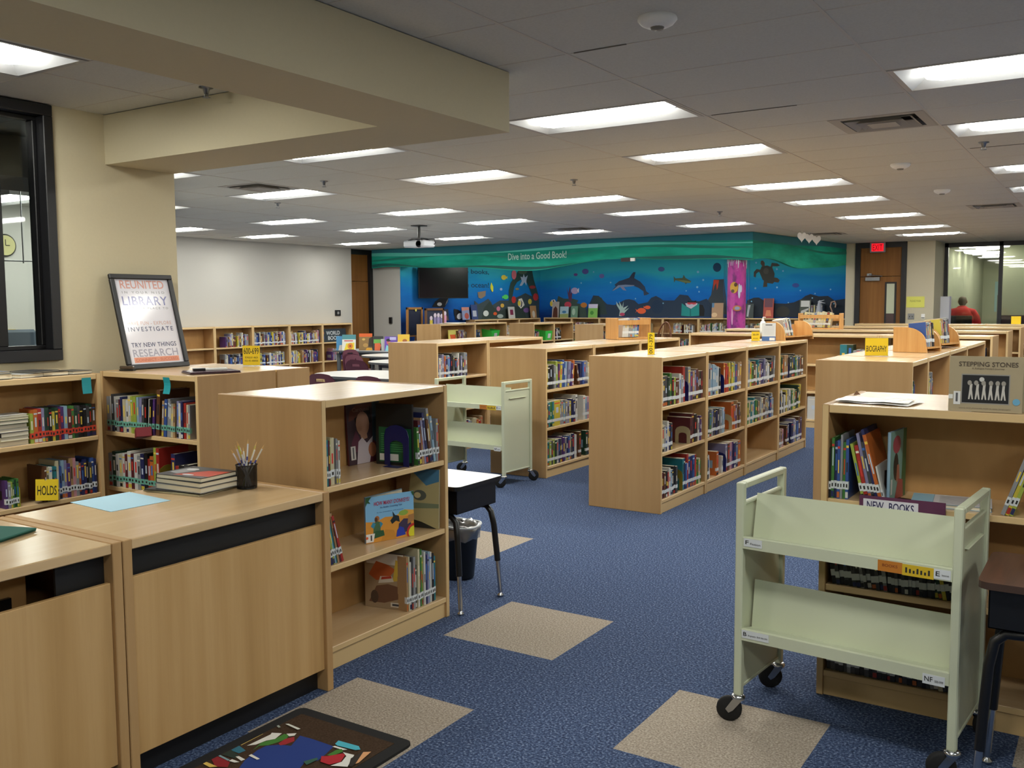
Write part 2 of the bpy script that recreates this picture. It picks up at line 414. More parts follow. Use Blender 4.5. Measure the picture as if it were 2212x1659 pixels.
b = MB(); b.box(-.04, .04, -.04, 0, -.07, .07, BLACK_P); b.build('case', t, bevel=.006)

# glass wall at the far right and the room behind it
gw = MB()
YG = 21.55
for a in ((-3.14, -3.07, .0, ZC), (-2.12, -2.05, 0, ZC), (-1.0, -.93, 0, ZC), (.1, .17, 0, ZC), (1.2, 1.27, 0, ZC), (2.3, 2.37, 0, ZC), (3.4, 3.47, 0, ZC), (4.5, 4.57, 0, ZC)):
    gw.box(a[0], a[1], YG, YG + .1, a[2], a[3], BLACK_FR)
gw.box(-3.14, 5, YG, YG + .1, 2.72, ZC, BLACK_FR); gw.box(-3.07, 5, YG, YG + .1, 0, .12, BLACK_FR)
w2 = struct(gw.build('window_2'))
b = MB()
for x0, x1 in ((-3.07, -2.12), (-2.05, -1.0), (-.93, .1), (.17, 1.2), (1.27, 2.3), (2.37, 3.4), (3.47, 4.5)): b.box(x0, x1, YG + .045, YG + .052, .12, 2.72, GLASSP)
b.build('window_pane', w2)
b = MB(); b.box(-2.05, 5, YG + .06, YG + .1, .12, 1.31, mat('#3a2730', .8)); b.build('lower_panel', w2)
GREENW = mat('#aeb49a', .8, name='corridor_green_paint')
wall('wall_lobby', [(-3.34, 5.0, 30.0, 30.2, 0, ZC)], GREENW)
wall('wall_lobby_west', [(-4.2, -3.34, 21.7, 30.2, 0, ZC)], GREENW)
wall('wall_lobby_east', [(5.0, 5.2, 22, 30.2, 0, ZC)], GREENW)
wall('wall_lobby_inner', [(-2.28, 1.5, 23.3, 23.4, 0, ZC)], GREENW)
b = MB(); b.box(-4.2, 5.2, 22.3, 30.2, -.02, 0, mat('#4a4d58', .8)); struct(b.build('floor_lobby'))
b = MB(); b.box(-4.2, 5.2, 22.2, 30.2, ZC, ZC + .02, mat('#c4c8c0', .8)); struct(b.build('ceiling_lobby'))
b = MB(); b.box(-2.9, -2.55, 29.9, 30, .1, 2.2, mat('#6a5a48', .5)); b.box(-2.5, -2.2, 29.9, 30, 0, 2.3, GREENW); struct(b.build('door_3'))
LAMPL = mat('#fff6e6', .5, emit=9., name='lobby_tube')
k = 0
for x, y, w in ((-2.55, 22.9, 1.0), (-2.35, 23.6, .9), (-2.9, 24.3, .5), (-2.75, 25.2, 1.0), (-2.6, 26.3, 1.2), (-2.5, 27.4, 1.2), (-2.3, 28.6, 1.0), (-.9, 22.8, 1.0), (.9, 22.8, 1.0)):
    t = thing('lobby_light', 'slim lit tube light on the ceiling behind the far glass wall, %s back' % ORD[k], 'ceiling light', (x, y, ZC)); k += 1
    b = MB(); b.box(-w / 2, w / 2, -.09, .09, -.03, -.001, WHITE); b.build('housing', t)
    b = MB(); b.box(-w / 2 + .02, w / 2 - .02, -.07, .07, -.05, -.03, LAMPL); b.build('lit_tube', t)
t = thing('wall_poster', 'pale blue poster on the green wall behind the seated person', 'poster', (-2.75, 29.99, 1.75))
b = MB(); b.box(-.28, .28, -.01, 0, -.45, .4, mat('#9fc3c4', .7)); b.build('sheet', t)
b = MB(); b.disc(.02, 0, .16, .14, mat('#6f9fb5'), frame((0, -.012, .1), (1, 0, 0))); b.build('printed_picture', t)
t = thing('wall_clock', 'small dark round clock high on the green wall behind the glass', 'clock', (-2.85, 29.98, 2.2))
b = MB(); b.lathe([(0, .03), (.08, .03), (.09, 0)], BLACK_P, 16, Matrix.Rotation(R(90), 4, 'X')); b.build('case', t)
t = thing('display_board', 'dark photo display stand beyond the glass, right of seated person', 'display', (-2.42, 26.5, 0))
b = MB(); b.box(-.2, .2, -.02, .02, .5, 1.75, mat('#7d8377', .7)); b.build('board', t)
b = MB(); b.box(-.02, .1, -.03, -.02, .9, 1.65, mat('#22261f', .7)); b.box(-.16, -.06, -.03, -.02, 1.2, 1.6, mat('#c9cdbf', .7)); b.build('photos', t)
b = MB(); b.tube([(-.18, 0, 0), (-.18, 0, .5)], .015, STEEL); b.tube([(.18, 0, 0), (.18, 0, .5)], .015, STEEL); b.build('leg', t)
t = thing('white_divider', 'tall white foam board standing at the far glass wall corner', 'board', (-3.1, 21.2, 0))
b = MB(); b.box(-.13, .13, 0, .05, 0, 1.7, mat('#d6d8e2', .7)); b.build('panel', t, bevel=.003)
b = MB(); b.box(.13, .16, -.005, .06, 0, 1.7, mat('#a9a9ba', .7)); b.build('edge', t)
# ---------------------------------------------------------------- ceiling fittings
LENS = mat('#f8f7ee', .5, emit=11., name='fluorescent_lens')
REFL = mat('#a6a7a8', .4, 0, .5, 'white_reflector')
def light_meshes():
    a = MB()
    W, D, e = 1.2, .59, .012
    ox, oy = .02, .015           # opening inset
    outer = [(-W / 2, -D / 2), (W / 2, -D / 2), (W / 2, D / 2), (-W / 2, D / 2)]
    op = [(-W / 2 + .03, -D / 2 + .022), (W / 2 - .03, -D / 2 + .022), (W / 2 - .03, D / 2 - .022), (-W / 2 + .03, D / 2 - .022)]
    inn = [(-W / 2 + .13, -.16), (W / 2 - .13, -.16), (W / 2 - .13, .16), (-W / 2 + .13, .16)]
    vs = [(x, y, -.004) for x, y in outer] + [(x, y, -.004) for x, y in op] + [(x, y, .045) for x, y in inn]
    fs = []
    for k in (0, 4):
        fs += [(k + i, k + 4 + i, k + 4 + (i + 1) % 4, k + (i + 1) % 4) for i in range(4)]
    a.add(vs, fs, REFL)
    a.add([(x, y, -.004) for x, y in outer] + [(x, y, .07) for x, y in outer], [(i, (i + 1) % 4, 4 + (i + 1) % 4, 4 + i) for i in range(4)], REFL)
    fm = a.mesh('light_frame')
    b = MB(); n = 8; L = W / 2 - .10
    prof = [(-.155 + .31 * i / n, .05 - .07 * math.sin(PI * i / n)) for i in range(n + 1)]
    vs = []
    for x, k in ((-L, 0.), (-L + .05, .8), (-L + .12, 1), (L - .12, 1), (L - .05, .8), (L, 0)):
        vs += [(x, y * (.75 + .25 * k), .05 + (z - .05) * k) for y, z in prof]
    fs = []
    for i in range(5):
        for j in range(n): fs.append((i * 9 + j, i * 9 + j + 1, i * 9 + 10 + j, i * 9 + 9 + j))
    b.add(vs, fs, LENS, smooth=True)
    b2 = MB(); b2.v, b2.f, b2.m, b2.sm = b.v, b.f, b.m, b.sm; b2.mats = [mat('#f8f7ee', .5, emit=16., name='nook_lens')]
    return fm, b.mesh('light_lens'), b2.mesh('nook_lens')
FM, LM, LN = light_meshes()
colname = ['outermost right column', 'column on the right side', 'column over the central shelves', 'column over the book trolley', 'column left of centre', 'column by the projector', 'leftmost column', 'beside the decorated column', 'over the dolphin', 'before the television wall']
rowname = ['first row from camera', 'second row', 'third row', 'fourth row', 'fifth row', 'sixth row', 'seventh row', 'behind the camera', 'rear row behind the camera', 'inside the mural alcove, front', 'inside the mural alcove, back']
for ci, ri, x, y in LAMPS:
    t = thing('ceiling_light', 'recessed fluorescent ceiling light, %s, %s' % (colname[ci], rowname[ri]), 'ceiling light', (x + .61, y + .305, ZC), 0, 'recessed ceiling lights')
    link('frame', FM, t); link('lens', LM, t)
for _n, (_y, _l) in enumerate(((-1.0, 'light brightening the beige desk nook, nearer the camera'),)):  # extra lamp out of view, added to brighten the nook walls and beam
    t = thing('ceiling_light', 'unseen added fluorescent ' + _l, 'ceiling light', (NOOK[0] + .305, _y, ZC), PI / 2, 'recessed ceiling lights')
    link('frame', FM, t, (0, 0, -.075)); link('lens', LN, t, (0, 0, -.075))
t = thing('ceiling_light', 'recessed fluorescent ceiling light turned lengthwise inside the beige desk nook', 'ceiling light', (NOOK[0] + .305, NOOK[1] + .61, ZC), PI / 2, 'recessed ceiling lights')
link('frame', FM, t); link('lens', LN, t)
VW = mat('#a8a49d', .6, name='vent_paint'); VD = mat('#1d1c1b', .9, name='vent_dark')
vlab = ['nearest on the right', 'far on the right', 'beyond the rounded tables', 'on the left side', 'in front of the turtle mural']
for k, (x, y) in enumerate(VENTS):
    t = thing('ceiling_vent', 'square louvred ceiling air vent, ' + vlab[k], 'vent', (x + .305, y + .305, ZC), 0, 'ceiling air vents')
    b = MB(); s = .3
    for q, q2, za, zb in ((.3, .235, -.003, -.003), (.235, .235, -.003, .05), (.215, .16, -.012, .03), (.15, .1, -.016, .03)):
        o = [(-q, -q), (q, -q), (q, q), (-q, q)]; i_ = [(-q2, -q2), (q2, -q2), (q2, q2), (-q2, q2)]
        b.add([(u, v, za) for u, v in o] + [(u, v, zb) for u, v in i_], [(j, 4 + j, 4 + (j + 1) % 4, (j + 1) % 4) for j in range(4)], VW)
    b.box(-.09, .09, -.09, .09, -.018, -.014, VW); b.build('louvre', t)
    b = MB(); b.box(-.3, .3, -.3, .3, .055, .065, VD); b.build('dark_duct', t)
for k, (px, py, lab) in enumerate(((1420, 45, 'nearest smoke detector, alone on the front ceiling tiles'), (1945, 362, 'smoke detector beyond the square vent on the right'), (2035, 418, 'small smoke detector farthest on the right ceiling'))):
    p = onZ(px, py - 8, ZC)
    t = thing('smoke_detector', 'white round ' + lab, 'smoke detector', p)
    b = MB(); b.lathe([(.082, 0), (.085, -.012), (.07, -.03), (.045, -.042), (0, -.044)], WHITE, 24); b.build('housing', t)
    b = MB(); b.lathe([(.03, -.042), (.026, -.052), (0, -.053)], mat('#77756f', .6), 14); b.build('sensor', t)
for k, (px, py, lab) in enumerate(((445, 188, 'on the ceiling of the beige nook'), (1240, 388, 'above the middle bookcases'), (1555, 457, 'farthest, above the long light columns'), (600, 438, 'between two lights on the left'), (2125, 307, 'between lights on the right'), (700, 391, 'beside a light left of centre'))):
    p = onZ(px, py, ZC)
    t = thing('sprinkler', 'small metal fire sprinkler head ' + lab, 'sprinkler', p)
    b = MB(); b.lathe([(.038, 0), (.04, -.006), (.02, -.012), (.012, -.04), (0, -.04)], STEEL, 14); b.build('escutcheon', t)
    b = MB(); b.lathe([(0, -.055), (.022, -.056), (.022, -.06), (0, -.06)], STEEL, 12); b.tube([(.012, 0, -.038), (.014, 0, -.056)], .003, STEEL, 5); b.tube([(-.012, 0, -.038), (-.014, 0, -.056)], .003, STEEL, 5); b.build('deflector', t)
for k, (px, py, lab) in enumerate(((1732, 506, 'left'), (1748, 509, 'middle'), (1764, 513, 'right'))):
    p = onZ(px, py, ZC - .06)
    t = thing('hanging_heart', 'white paper heart hanging from the ceiling, %s of the three' % {'left': 'leftmost', 'middle': 'middle one', 'right': 'rightmost'}[lab], 'ornament', (p.x, p.y, ZC))
    t.rotation_euler = (0, 0, R(25))
    h = [(16 * math.sin(a) ** 3, 13 * math.cos(a) - 5 * math.cos(2 * a) - 2 * math.cos(3 * a) - math.cos(4 * a)) for a in [2 * PI * i / 28 for i in range(28)]]
    b = MB(); b.prism([(u * .0046, v * .0058 - .10) for u, v in h], -.012, .012, WHITE, Matrix.Rotation(R(90), 4, 'X')); b.build('heart', t)
    b = MB(); b.tube([(0, 0, 0), (0, 0, -.07)], .003, WHITE, 5); b.build('string', t)
# projector
p = onZ(905, 487, ZC)
t = thing('projector', 'white projector hanging on a black pole below the ceiling', 'projector', p)
b = MB(); b.box(-.09, .09, -.09, .09, -.012, 0, BLACK_P); b.tube([(0, 0, 0), (0, 0, -.2)], .022, BLACK_P, 10); b.build('mount_pole', t)
b = MB(); b.box(-.10, .10, -.08, .08, -.215, -.195, BLACK_P)
for u in (-.14, .14):
    for v in (-.1, .1): b.tube([(u * .4, v * .4, -.2), (u, v, -.235)], .012, BLACK_P, 6)
b.build('bracket', t, bevel=.003)
b = MB(); b.box(-.2, .2, -.15, .15, -.335, -.235, mat('#c7cad0', .4)); b.build('body', t, bevel=.02)
b = MB(); b.lathe([(0, 0), (.05, 0), (.055, -.02), (.035, -.03), (0, -.028)], BLACK_P, 18, Matrix.Translation((.1, -.15, -.29)) @ Matrix.Rotation(R(-90), 4, 'X') @ Matrix.Scale(-1, 4, (0, 0, 1))); b.build('lens', t)
b = MB(); b.tube([(.05, .1, -.2), (.2, .12, -.21), (.24, .1, -.27), (.18, .12, -.3)], .006, BLACK_P, 6); b.build('cable', t)

for k, (px, py) in enumerate(((34, 415), (40, 467))):
    p = onZ(px, py, ZC)
    t = thing('ceiling_light', 'recessed office ceiling light, %s seen through the black framed window' % ('nearer one' if k == 0 else 'farther one'), 'ceiling light', (p.x + (.1 if k else -.2), p.y, ZC), 0, 'recessed ceiling lights')
    link('frame', FM, t, (0, 0, -.07)); link('lens', LM, t, (0, 0, -.07))
# ---------------------------------------------------------------- bookcases
BC = {}
ZSH = (.105, .462, .812)
def bookcase(name, label, x0, y0, w, d, rz, double=True, h=1.19, group=None, kick=.09, zs=ZSH, end=(1, 1)):
    """local frame: x along the width, front at y=0 facing -y, depth to +y"""
    key = (round(w, 3), round(d, 3), double, h, zs, round(rz, 2))
    if key not in BC:
        T = .027; m = {}
        WE = WOOD_EDGE
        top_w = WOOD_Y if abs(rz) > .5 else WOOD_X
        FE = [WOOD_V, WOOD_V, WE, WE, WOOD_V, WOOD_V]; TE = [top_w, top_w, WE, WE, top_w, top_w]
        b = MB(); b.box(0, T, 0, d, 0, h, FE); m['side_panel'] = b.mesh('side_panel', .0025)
        b = MB(); b.box(T, w - T, .002, d - .002, h - .034, h - .002, TE); m['top_panel'] = b.mesh('top_panel', .0025)
        back = d / 2 if double else d - .012
        b = MB(); b.box(T, w - T, back - .006, back + .006, kick, h - .034, WOOD_IN); m['back_panel'] = b.mesh('back_panel')
        for k, z in enumerate(zs):
            b = MB(); b.box(T, w - T, .004 if k else .001, back - .006, z - .026, z, TE); m['shelf%d' % k] = b.mesh('shelf', .0025)
        b = MB(); b.box(T, w - T, .012, .03, 0, kick - .011 if kick > .05 else kick, WOOD_EDGE); m['kick_board'] = b.mesh('kick_board')
        BC[key] = (m, back, T)
    m, back, T = BC[key]
    t = thing(name, label, 'bookcase', (x0, y0, 0), rz, group)
    link('side_panel', m['side_panel'], t); link('side_panel', m['side_panel'], t, (w - T, 0, 0))
    link('top_panel', m['top_panel'], t); link('back_panel', m['back_panel'], t); link('kick_board', m['kick_board'], t)
    for k in range(len(zs)):
        link('shelf', m['shelf%d' % k], t)
        if double:
            o = link('shelf', m['shelf%d' % k], t, (w, d, 0)); o.rotation_euler = (0, 0, PI)
    if double:
        o = link('kick_board', m['kick_board'], t, (w, d, 0)); o.rotation_euler = (0, 0, PI)
    return t
def run_y(name, labels, xf, ys, d, **k):     # fronts face +x, bays along y
    return [bookcase(name, lb, xf, a + .001, b - a - .002, d, PI / 2, **k) for lb, a, b in zip(labels, ys, ys[1:])]
def run_x(name, labels, yf, xs, d, **k):
    return [bookcase(name, lb, a + .001, yf, b - a - .002, d, 0, **k) for lb, a, b in zip(labels, xs, xs[1:])]
DB, SB = 'double_bookcase', 'single_bookcase'
run_y(DB, ['near maple bookcase beside the counter, donkey picture book on its middle shelf'], -2.832, [2.893, 3.785], .655)
run_y(DB, ['%s bay of the central maple bookcase row %s' % q for q in (('nearest', 'with the full wood end panel'), ('second', 'with the orange book and bookend'), ('third', 'with an empty bottom shelf'), ('farthest', 'under the wooden magazine rack'))], -2.865, [6.497, 7.43, 8.42, 9.405, 10.41], .615, group='central bookcase row')
run_y(DB, ['%s bay of the bookcase row behind the empty far trolley' % q for q in ('nearest', 'second', 'farthest')], -4.362, [7.32, 8.26, 9.33, 10.42], .615, group='bookcase row behind the far trolley')
run_y(DB, ['%s bay of the bookcase row beside the round-ended tables' % q for q in ('nearest', 'far')], -6.0, [7.84, 8.80, 10.0], .66, group='bookcase row beside the tables')
run_y(DB, ['%s bay of the bookcase row carrying the BIOGRAPHY sign' % q for q in ('narrow nearest', 'second', 'third', 'farthest')], -1.155, [6.73, 7.36, 8.40, 9.42, 10.77], .64, group='biography bookcase row')
run_x(DB, ['near right maple bookcase with a picture book standing on top'], 3.80, [-.985, -.03], .65)
run_y(SB, ['left wall bookcase under the black framed window'], -5.195, [2.46, 3.435], .275, double=False)
run_x(DB, ['maple bookcase with the framed poster leaning on its top'], 3.555, [-5.385, -4.45], .60)
bookcase(SB, 'bookcase backing onto the poster bookcase, yellow 600-699 sign on top', -4.452, 4.45, .93, .285, PI, double=False)
RL = ['left', 'middle', 'right']
for k, (y, xs, q) in enumerate(((12.08, [-4.93, -3.70, -2.46, -1.22], 'first'), (14.2, [-5.2, -3.88, -2.57, -1.25], 'second'), (16.35, [-5.45, -4.05, -2.65, -1.27], 'third'), (18.4, [-4.2, -3.1, -2.0, -1.0], 'fourth'))):
    run_x(DB, ['%s unit of the %s cross row of low bookcases' % (RL[j], q) for j in range(3)], y, xs, .62, group='cross rows of low bookcases')
for nm, xf, y0, w, q in (('E1', -11.7, 15.42, 1.25, 'left'), ('E2', -10.42, 17.0, .86, 'middle'), ('E3', -8.45, 16.35, 1.1, 'right')):
    run_y(DB, ['%s bay of the %s bookcase standing before the mural' % (z, q) for z in ('near', 'far')], xf, [y0, y0 + w, y0 + 2 * w], .62, group='bookcases before the mural')
ws = [8.7, 9.62, 10.48, 11.27, 12.16, 13.08, 13.99, 14.87]
run_y(SB, ['%s bay from the right of the bookcases along the white wall' % q for q in ORD[6::-1]], -13.6, ws, .29, double=False, h=1.222, zs=(.10, .46, .84), group='white wall bookcases')
run_y(SB, ['%s bay of the bookcases along the left mural wall' % q for q in ORD[:3]], -13.0, [18.5, 19.5, 20.5, 21.55], .265, double=False, h=1.23, group='mural wall bookcases')
xs = [-13.0, -12.15, -11.33, -10.46, -9.56, -8.62, -7.65, -6.7, -5.8, -5.12]
run_x(SB, ['%s bay from left of the bookcases under the long mural' % q for q in ORD[:9]], 21.72, xs, .275, double=False, h=1.235, zs=(.10, .46, .86), group='long mural bookcases')

# ---------------------------------------------------------------- counter units
def counter(label, y0, y1, open_back):
    t = thing('counter_unit', label, 'cabinet', (-2.69, y0, 0), PI / 2)
    w = y1 - y0; d = .70; T = .034
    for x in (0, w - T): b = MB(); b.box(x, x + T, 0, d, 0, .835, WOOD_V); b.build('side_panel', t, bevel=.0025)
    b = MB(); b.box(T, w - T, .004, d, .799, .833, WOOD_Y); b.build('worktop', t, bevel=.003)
    b = MB(); b.box(T, w - T, .016, .036, .093, .703, WOOD_PANEL); b.build('front_panel', t, bevel=.002)
    b = MB(); b.box(T, w - T, .06, .08, 0, .12, BLACK); b.build('kick_board', t)
    b = MB(); b.box(w - .2 if open_back else T, w - T, .05, .06, .12, .798, BLACK); b.box(T, w - T, .61, .62, .12, .798, WOOD_IN); b.box(T, w - T, .065, .6, .6, .62, WOOD_IN); b.build('dark_interior', t)
    if open_back:
        b = MB(); b.box(.05, w - .21, .2, .22, .585, .79, WOOD_IN); b.build('inner_board', t)
        b = MB(); b.box(.62, .68, .18, .195, .64, .69, BLACK_P); b.build('inner_catch', t)
counter('counter unit at the left edge with an open slot under its top', .88, 1.828, True)
counter('counter unit holding the blue paper and mesh pencil cup', 1.832, 2.785, False)

# ---------------------------------------------------------------- book trolleys
def trolley(label, o, rz, labels):
    """local frame: x along its length, y to the back, near left foot at the origin"""
    t = thing('book_trolley', label, 'book trolley', o, rz)
    L, D, H, Z0 = .785, .43, .925, .105
    p = .03
    for side in (0, 1):
        x = 0 if side == 0 else L - p
        b = MB()
        b.box(x, x + p, 0, p, Z0, H, CREAM_METAL); b.box(x, x + p, D - p, D, Z0, H, CREAM_METAL); b.box(x, x + p, p, D - p, H - .025, H, CREAM_METAL)
        b.box(x + .006, x + p - .006, p, D - p, .835, .85, CREAM_METAL)
        e = b.build('end_frame', t, bevel=.004)
        b = MB(); b.box(x + .012, x + .018, p, D - p, Z0 + .03, .84, CREAM_METAL)
        b.box(x + (-.001 if side == 0 else .016), x + (.014 if side == 0 else p + .001), p + .06, D - p - .06, .77, .776, CREAM_METAL); b.box(x + .008, x + .022, p, D - p, Z0 + .022, Z0 + .034, CREAM_METAL)
        b.build('end_panel', t, bevel=.002)
    for z, nm in ((.72, 'upper'), (.368, 'lower')):
        # V shaped sloping shelf: floor tilts back, back plate leans
        b = MB(); prof = [(.0, z - .042), (.0, z), (.012, z + .002), (.10, z - .018), (.135 if nm == 'upper' else .125, z + (.147 if nm == 'upper' else .162)), (.148 if nm == 'upper' else .138, z + (.144 if nm == 'upper' else .159)), (.112, z - .034), (.02, z - .014), (.006, z - .042)]
        M = Matrix(((0, 0, 1, 0), (1, 0, 0, 0), (0, 1, 0, 0), (0, 0, 0, 1)))
        b.prism(prof, p - .002, L - p + .002, CREAM_METAL, M)
        b.box(p - .002, L - p + .002, D - .012, D, z - .042, z + .004, CREAM_METAL)
        b.prism([(.29, z - .02), (.42, z - .03), (.42, z - .036), (.29, z - .026)], p, L - p, CREAM_METAL, M)
        b.build('sloping_shelf', t)
    for (x, y, sw) in ((.014, .014, 200), (.014, D - .014, 215), (L - .014, .014, 205), (L - .014, D - .014, 60)):
        c = MB(); c.lathe([(.026, .09), (.028, .1), (.02, .108), (0, .108)], CHROME, 14, Matrix.Translation((x, y, 0)))
        a = R(sw); ux, uy = math.cos(a), math.sin(a)
        cx, cy = x + ux * .03, y + uy * .03
        F = frame((x, y, 0), (ux, uy, 0))
        for s in (-.017, .014):
            c.prism([(-.018, .092), (.018, .092), (.046, .05), (.034, .036), (.018, .046)], s, s + .003, CHROME, F)
        o_ = c.build('caster_fork', t)
        c = MB(); W = frame((x + ux * .032, y + uy * .032, .0485), (ux, uy, 0))
        c.lathe([(0, -.012), (.04, -.012), (.048, -.008), (.048, .008), (.04, .012), (0, .012)], RUBBER, 22, W); c.build('wheel', o_)
    for x, z, w, h, big, small, bx in labels:
        c = MB(); c.box(x, x + w, -.0015, -.0002, z - h / 2, z + h / 2, LABELW)
        F = frame((x, -.0016, z), (1, 0, 0))
        bw = .013 * len(big); s0 = .012 + bw; sw = w - s0 - .005
        text_into(c, big, INK, F @ Matrix.Translation((.006 + bw / 2, .001, 0)), bw, h * .5)
        text_into(c, small, mat('#555555'), F @ Matrix.Translation((s0 + sw / 2, -.003, 0)), sw, h * .26)
        c.build('shelf_label', t)
    return t
TL = [(.035, .703, .07, .03, 'F', 'Fiction', .012), (.70, .698, .052, .032, 'E', "Everyone's books", .011), (.032, .352, .105, .03, 'B', 'Biography  ENF 000-999', .01), (.675, .336, .07, .034, 'NF', '000-999', .018)]
tr = trolley('empty cream metal book trolley in the right foreground', (-1.182, 3.37, 0), R(-4.5), TL)
def sticker(parent):
    c = MB(); c.box(.52, .60, -.0012, -.0002, .678, .716, mat('#b5701f', .6)); c.box(.60, .70, -.0012, -.0002, .676, .714, mat('#c9a91d', .6))
    F = frame((.65, -.0013, .695), (1, 0, 0))
    for k in range(7): c.box(.61 + k * .012, .616 + k * .012, -.0016, -.0012, .686, .704 - (k % 3) * .004, INK)
    text_into(c, 'BOOKS', mat('#7d3c12'), frame((.56, -.0013, .70), (1, 0, 0)), .05, .01)
    c.build('shelf_sticker', parent)
sticker(tr)
t2 = trolley('empty cream metal book trolley farther back behind the white desk', (-5.22, 6.78, 0), R(-3), [TL[1], TL[3]])
sticker(t2)

# ---------------------------------------------------------------- student desks
def desk(label, x0, x1, y0, y1, z, topm, edge):
    t = thing('student_desk', label, 'desk', ((x0 + x1) / 2, (y0 + y1) / 2, 0))
    w, d = (x1 - x0) / 2, (y1 - y0) / 2; r = .035
    pts = []
    for sx, sy, a0 in ((1, 1, 0), (-1, 1, 90), (-1, -1, 180), (1, -1, 270)):
        pts += [(sx * (w - r) + r * math.cos(R(a0 + k * 22.5)), sy * (d - r) + r * math.sin(R(a0 + k * 22.5))) for k in range(5)]
    b = MB(); b.prism(pts, z - .022, z, topm, None, edge); b.build('desk_top', t)
    b = MB()
    X, Yd, za, zb = w - .03, d - .03, z - .15, z - .022
    for q in ((-X, X, -Yd, -Yd + .006), (-X, -X + .006, -Yd, Yd), (X - .006, X, -Yd, Yd), (-X, X, Yd - .006, Yd)): b.box(*q, za, zb, BLACK_P)
    b.box(-X, X, -Yd, Yd, za, za + .006, BLACK_P); b.build('book_box', t, bevel=.002)
    for sx in (-1, 1):
        for sy in (-1, 1):
            x, y = sx * (w - .05), sy * (d - .05)
            b = MB(); b.tube([(x - sx * .09, y, za - .012), (x - sx * .03, y, za - .016), (x, y, za - .045), (x + sx * .014, y + sy * .008, za - .12), (x + sx * .03, y + sy * .018, .2)], .0165, BLACK_P, 10)
            lg = b.build('leg', t)
            b = MB(); b.tube([(x + sx * .03, y + sy * .018, .21), (x + sx * .042, y + sy * .025, .025)], .0125, CHROME, 10); b.build('chrome_leg_end', lg)
            b = MB(); b.lathe([(0, .0), (.017, 0), (.018, .01), (.008, .018), (.008, .03), (0, .03)], CHROME, 12, Matrix.Translation((x + sx * .042, y + sy * .025, 0))); b.build('glide', lg)
    return t
desk('white topped student desk standing behind the near left bookcase', -3.39, -2.785, 3.80, 4.22, .668, mat('#c7ced8', .3, coat=.3, name='white_laminate'), BLACK_P)
desk('brown topped student desk cut by the right edge of the photo', -.335, .28, 3.13, 3.55, .742, BROWN_LAM, mat('#3d2b22', .5))
t = thing('trash_can', 'black bin with clear liner under the white student desk', 'bin', (-3.22, 4.37, 0))
b = MB(); b.lathe([(0, .002), (.108, .002), (.112, .01), (.143, .305), (.149, .31), (.14, .31), (.105, .02), (0, .02)], BLACK_P, 28, None, 1, .8); b.build('bin', t)
LIN = clear('bin_liner', '#cdd2d6', .42, .3)
b = MB()
prof = [(.149, .24), (.154, .26), (.153, .29), (.157, .315), (.142, .325), (.13, .29), (.115, .23)]
n = 28; vs = []
for k, (rr, z) in enumerate(prof):
    for j in range(n):
        q = rr + .004 * math.sin(j * 5.1 + k) + .003 * math.sin(j * 2.3 + k * 2)
        vs.append((q * math.cos(2 * PI * j / n), .8 * q * math.sin(2 * PI * j / n), z + .008 * math.sin(j * 1.7 + k)))
b.add(vs, [(k * n + j, k * n + (j + 1) % n, (k + 1) * n + (j + 1) % n, (k + 1) * n + j) for k in range(len(prof) - 1) for j in range(n)], LIN, None, True)
b.build('bin_liner', t)
b = MB(); b.tube([(.157 * math.cos(a), .126 * math.sin(a), .318 + .005 * math.sin(3 * a)) for a in [2 * PI * i / 28 for i in range(28)]], .007, mat('#c9ced2', .4), 6, True); b.build('liner_rim', t)

# ---------------------------------------------------------------- tables and chairs
WTOP = mat('#dcdcd8', .28, coat=.3, name='white_table_laminate'); GREYE = mat('#55595c', .5, name='grey_table_edge')
def table(label, cx, cy, L, D, z, rnd, topm=WTOP, name='table', leg=None):
    t = thing(name, label, 'table', (cx, cy, 0))
    pts = []
    r = D / 2 if rnd else .05
    for sx, sy, a0 in ((1, 1, 0), (-1, 1, 90), (-1, -1, 180), (1, -1, 270)):
        pts += [(sx * (L / 2 - r) + r * math.cos(R(a0 + k * 11.25)), sy * (D / 2 - r) + r * math.sin(R(a0 + k * 11.25))) for k in range(9)]
    b = MB(); b.prism(pts, z - .03, z, topm, None, GREYE); b.build('table_top', t)
    b = MB(); q = .75
    b.prism([(x * .86, y * .7) for x, y in pts], z - .09, z - .03, GREYE); b.build('apron', t)
    for sx in (-1, 1):
        for sy in (-1, 1):
            x, y = sx * (L / 2 - (.35 if rnd else .1)), sy * (D / 2 - (.22 if rnd else .1))
            b = MB(); b.tube([(x, y, z - .06), (x, y, .02)], leg or .025, GREYE, 10); b.lathe([(0, 0), (.03, 0), (.03, .02), (0, .02)], BLACK_P, 10, Matrix.Translation((x, y, 0))); b.build('leg', t)
    return t
T1, T2_, T3 = (-7.62, 8.87), (-8.75, 11.15), (-10.05, 12.45)
table('nearest white round-ended table with a maroon chair before it', *T1, 1.9, 1.1, .74, True)
table('second white round-ended table, behind the nearest one', *T2_, 1.9, 1.1, .74, True)
table('farthest white round-ended table, before the book display table', *T3, 1.9, 1.1, .74, True)
table('grey display table with picture books standing on it', -11.75, 13.55, 1.7, .75, .74, False, mat('#8b9095', .5), 'display_table', .04)
MAROON = mat('#5d2a3c', .5, name='maroon_plastic')
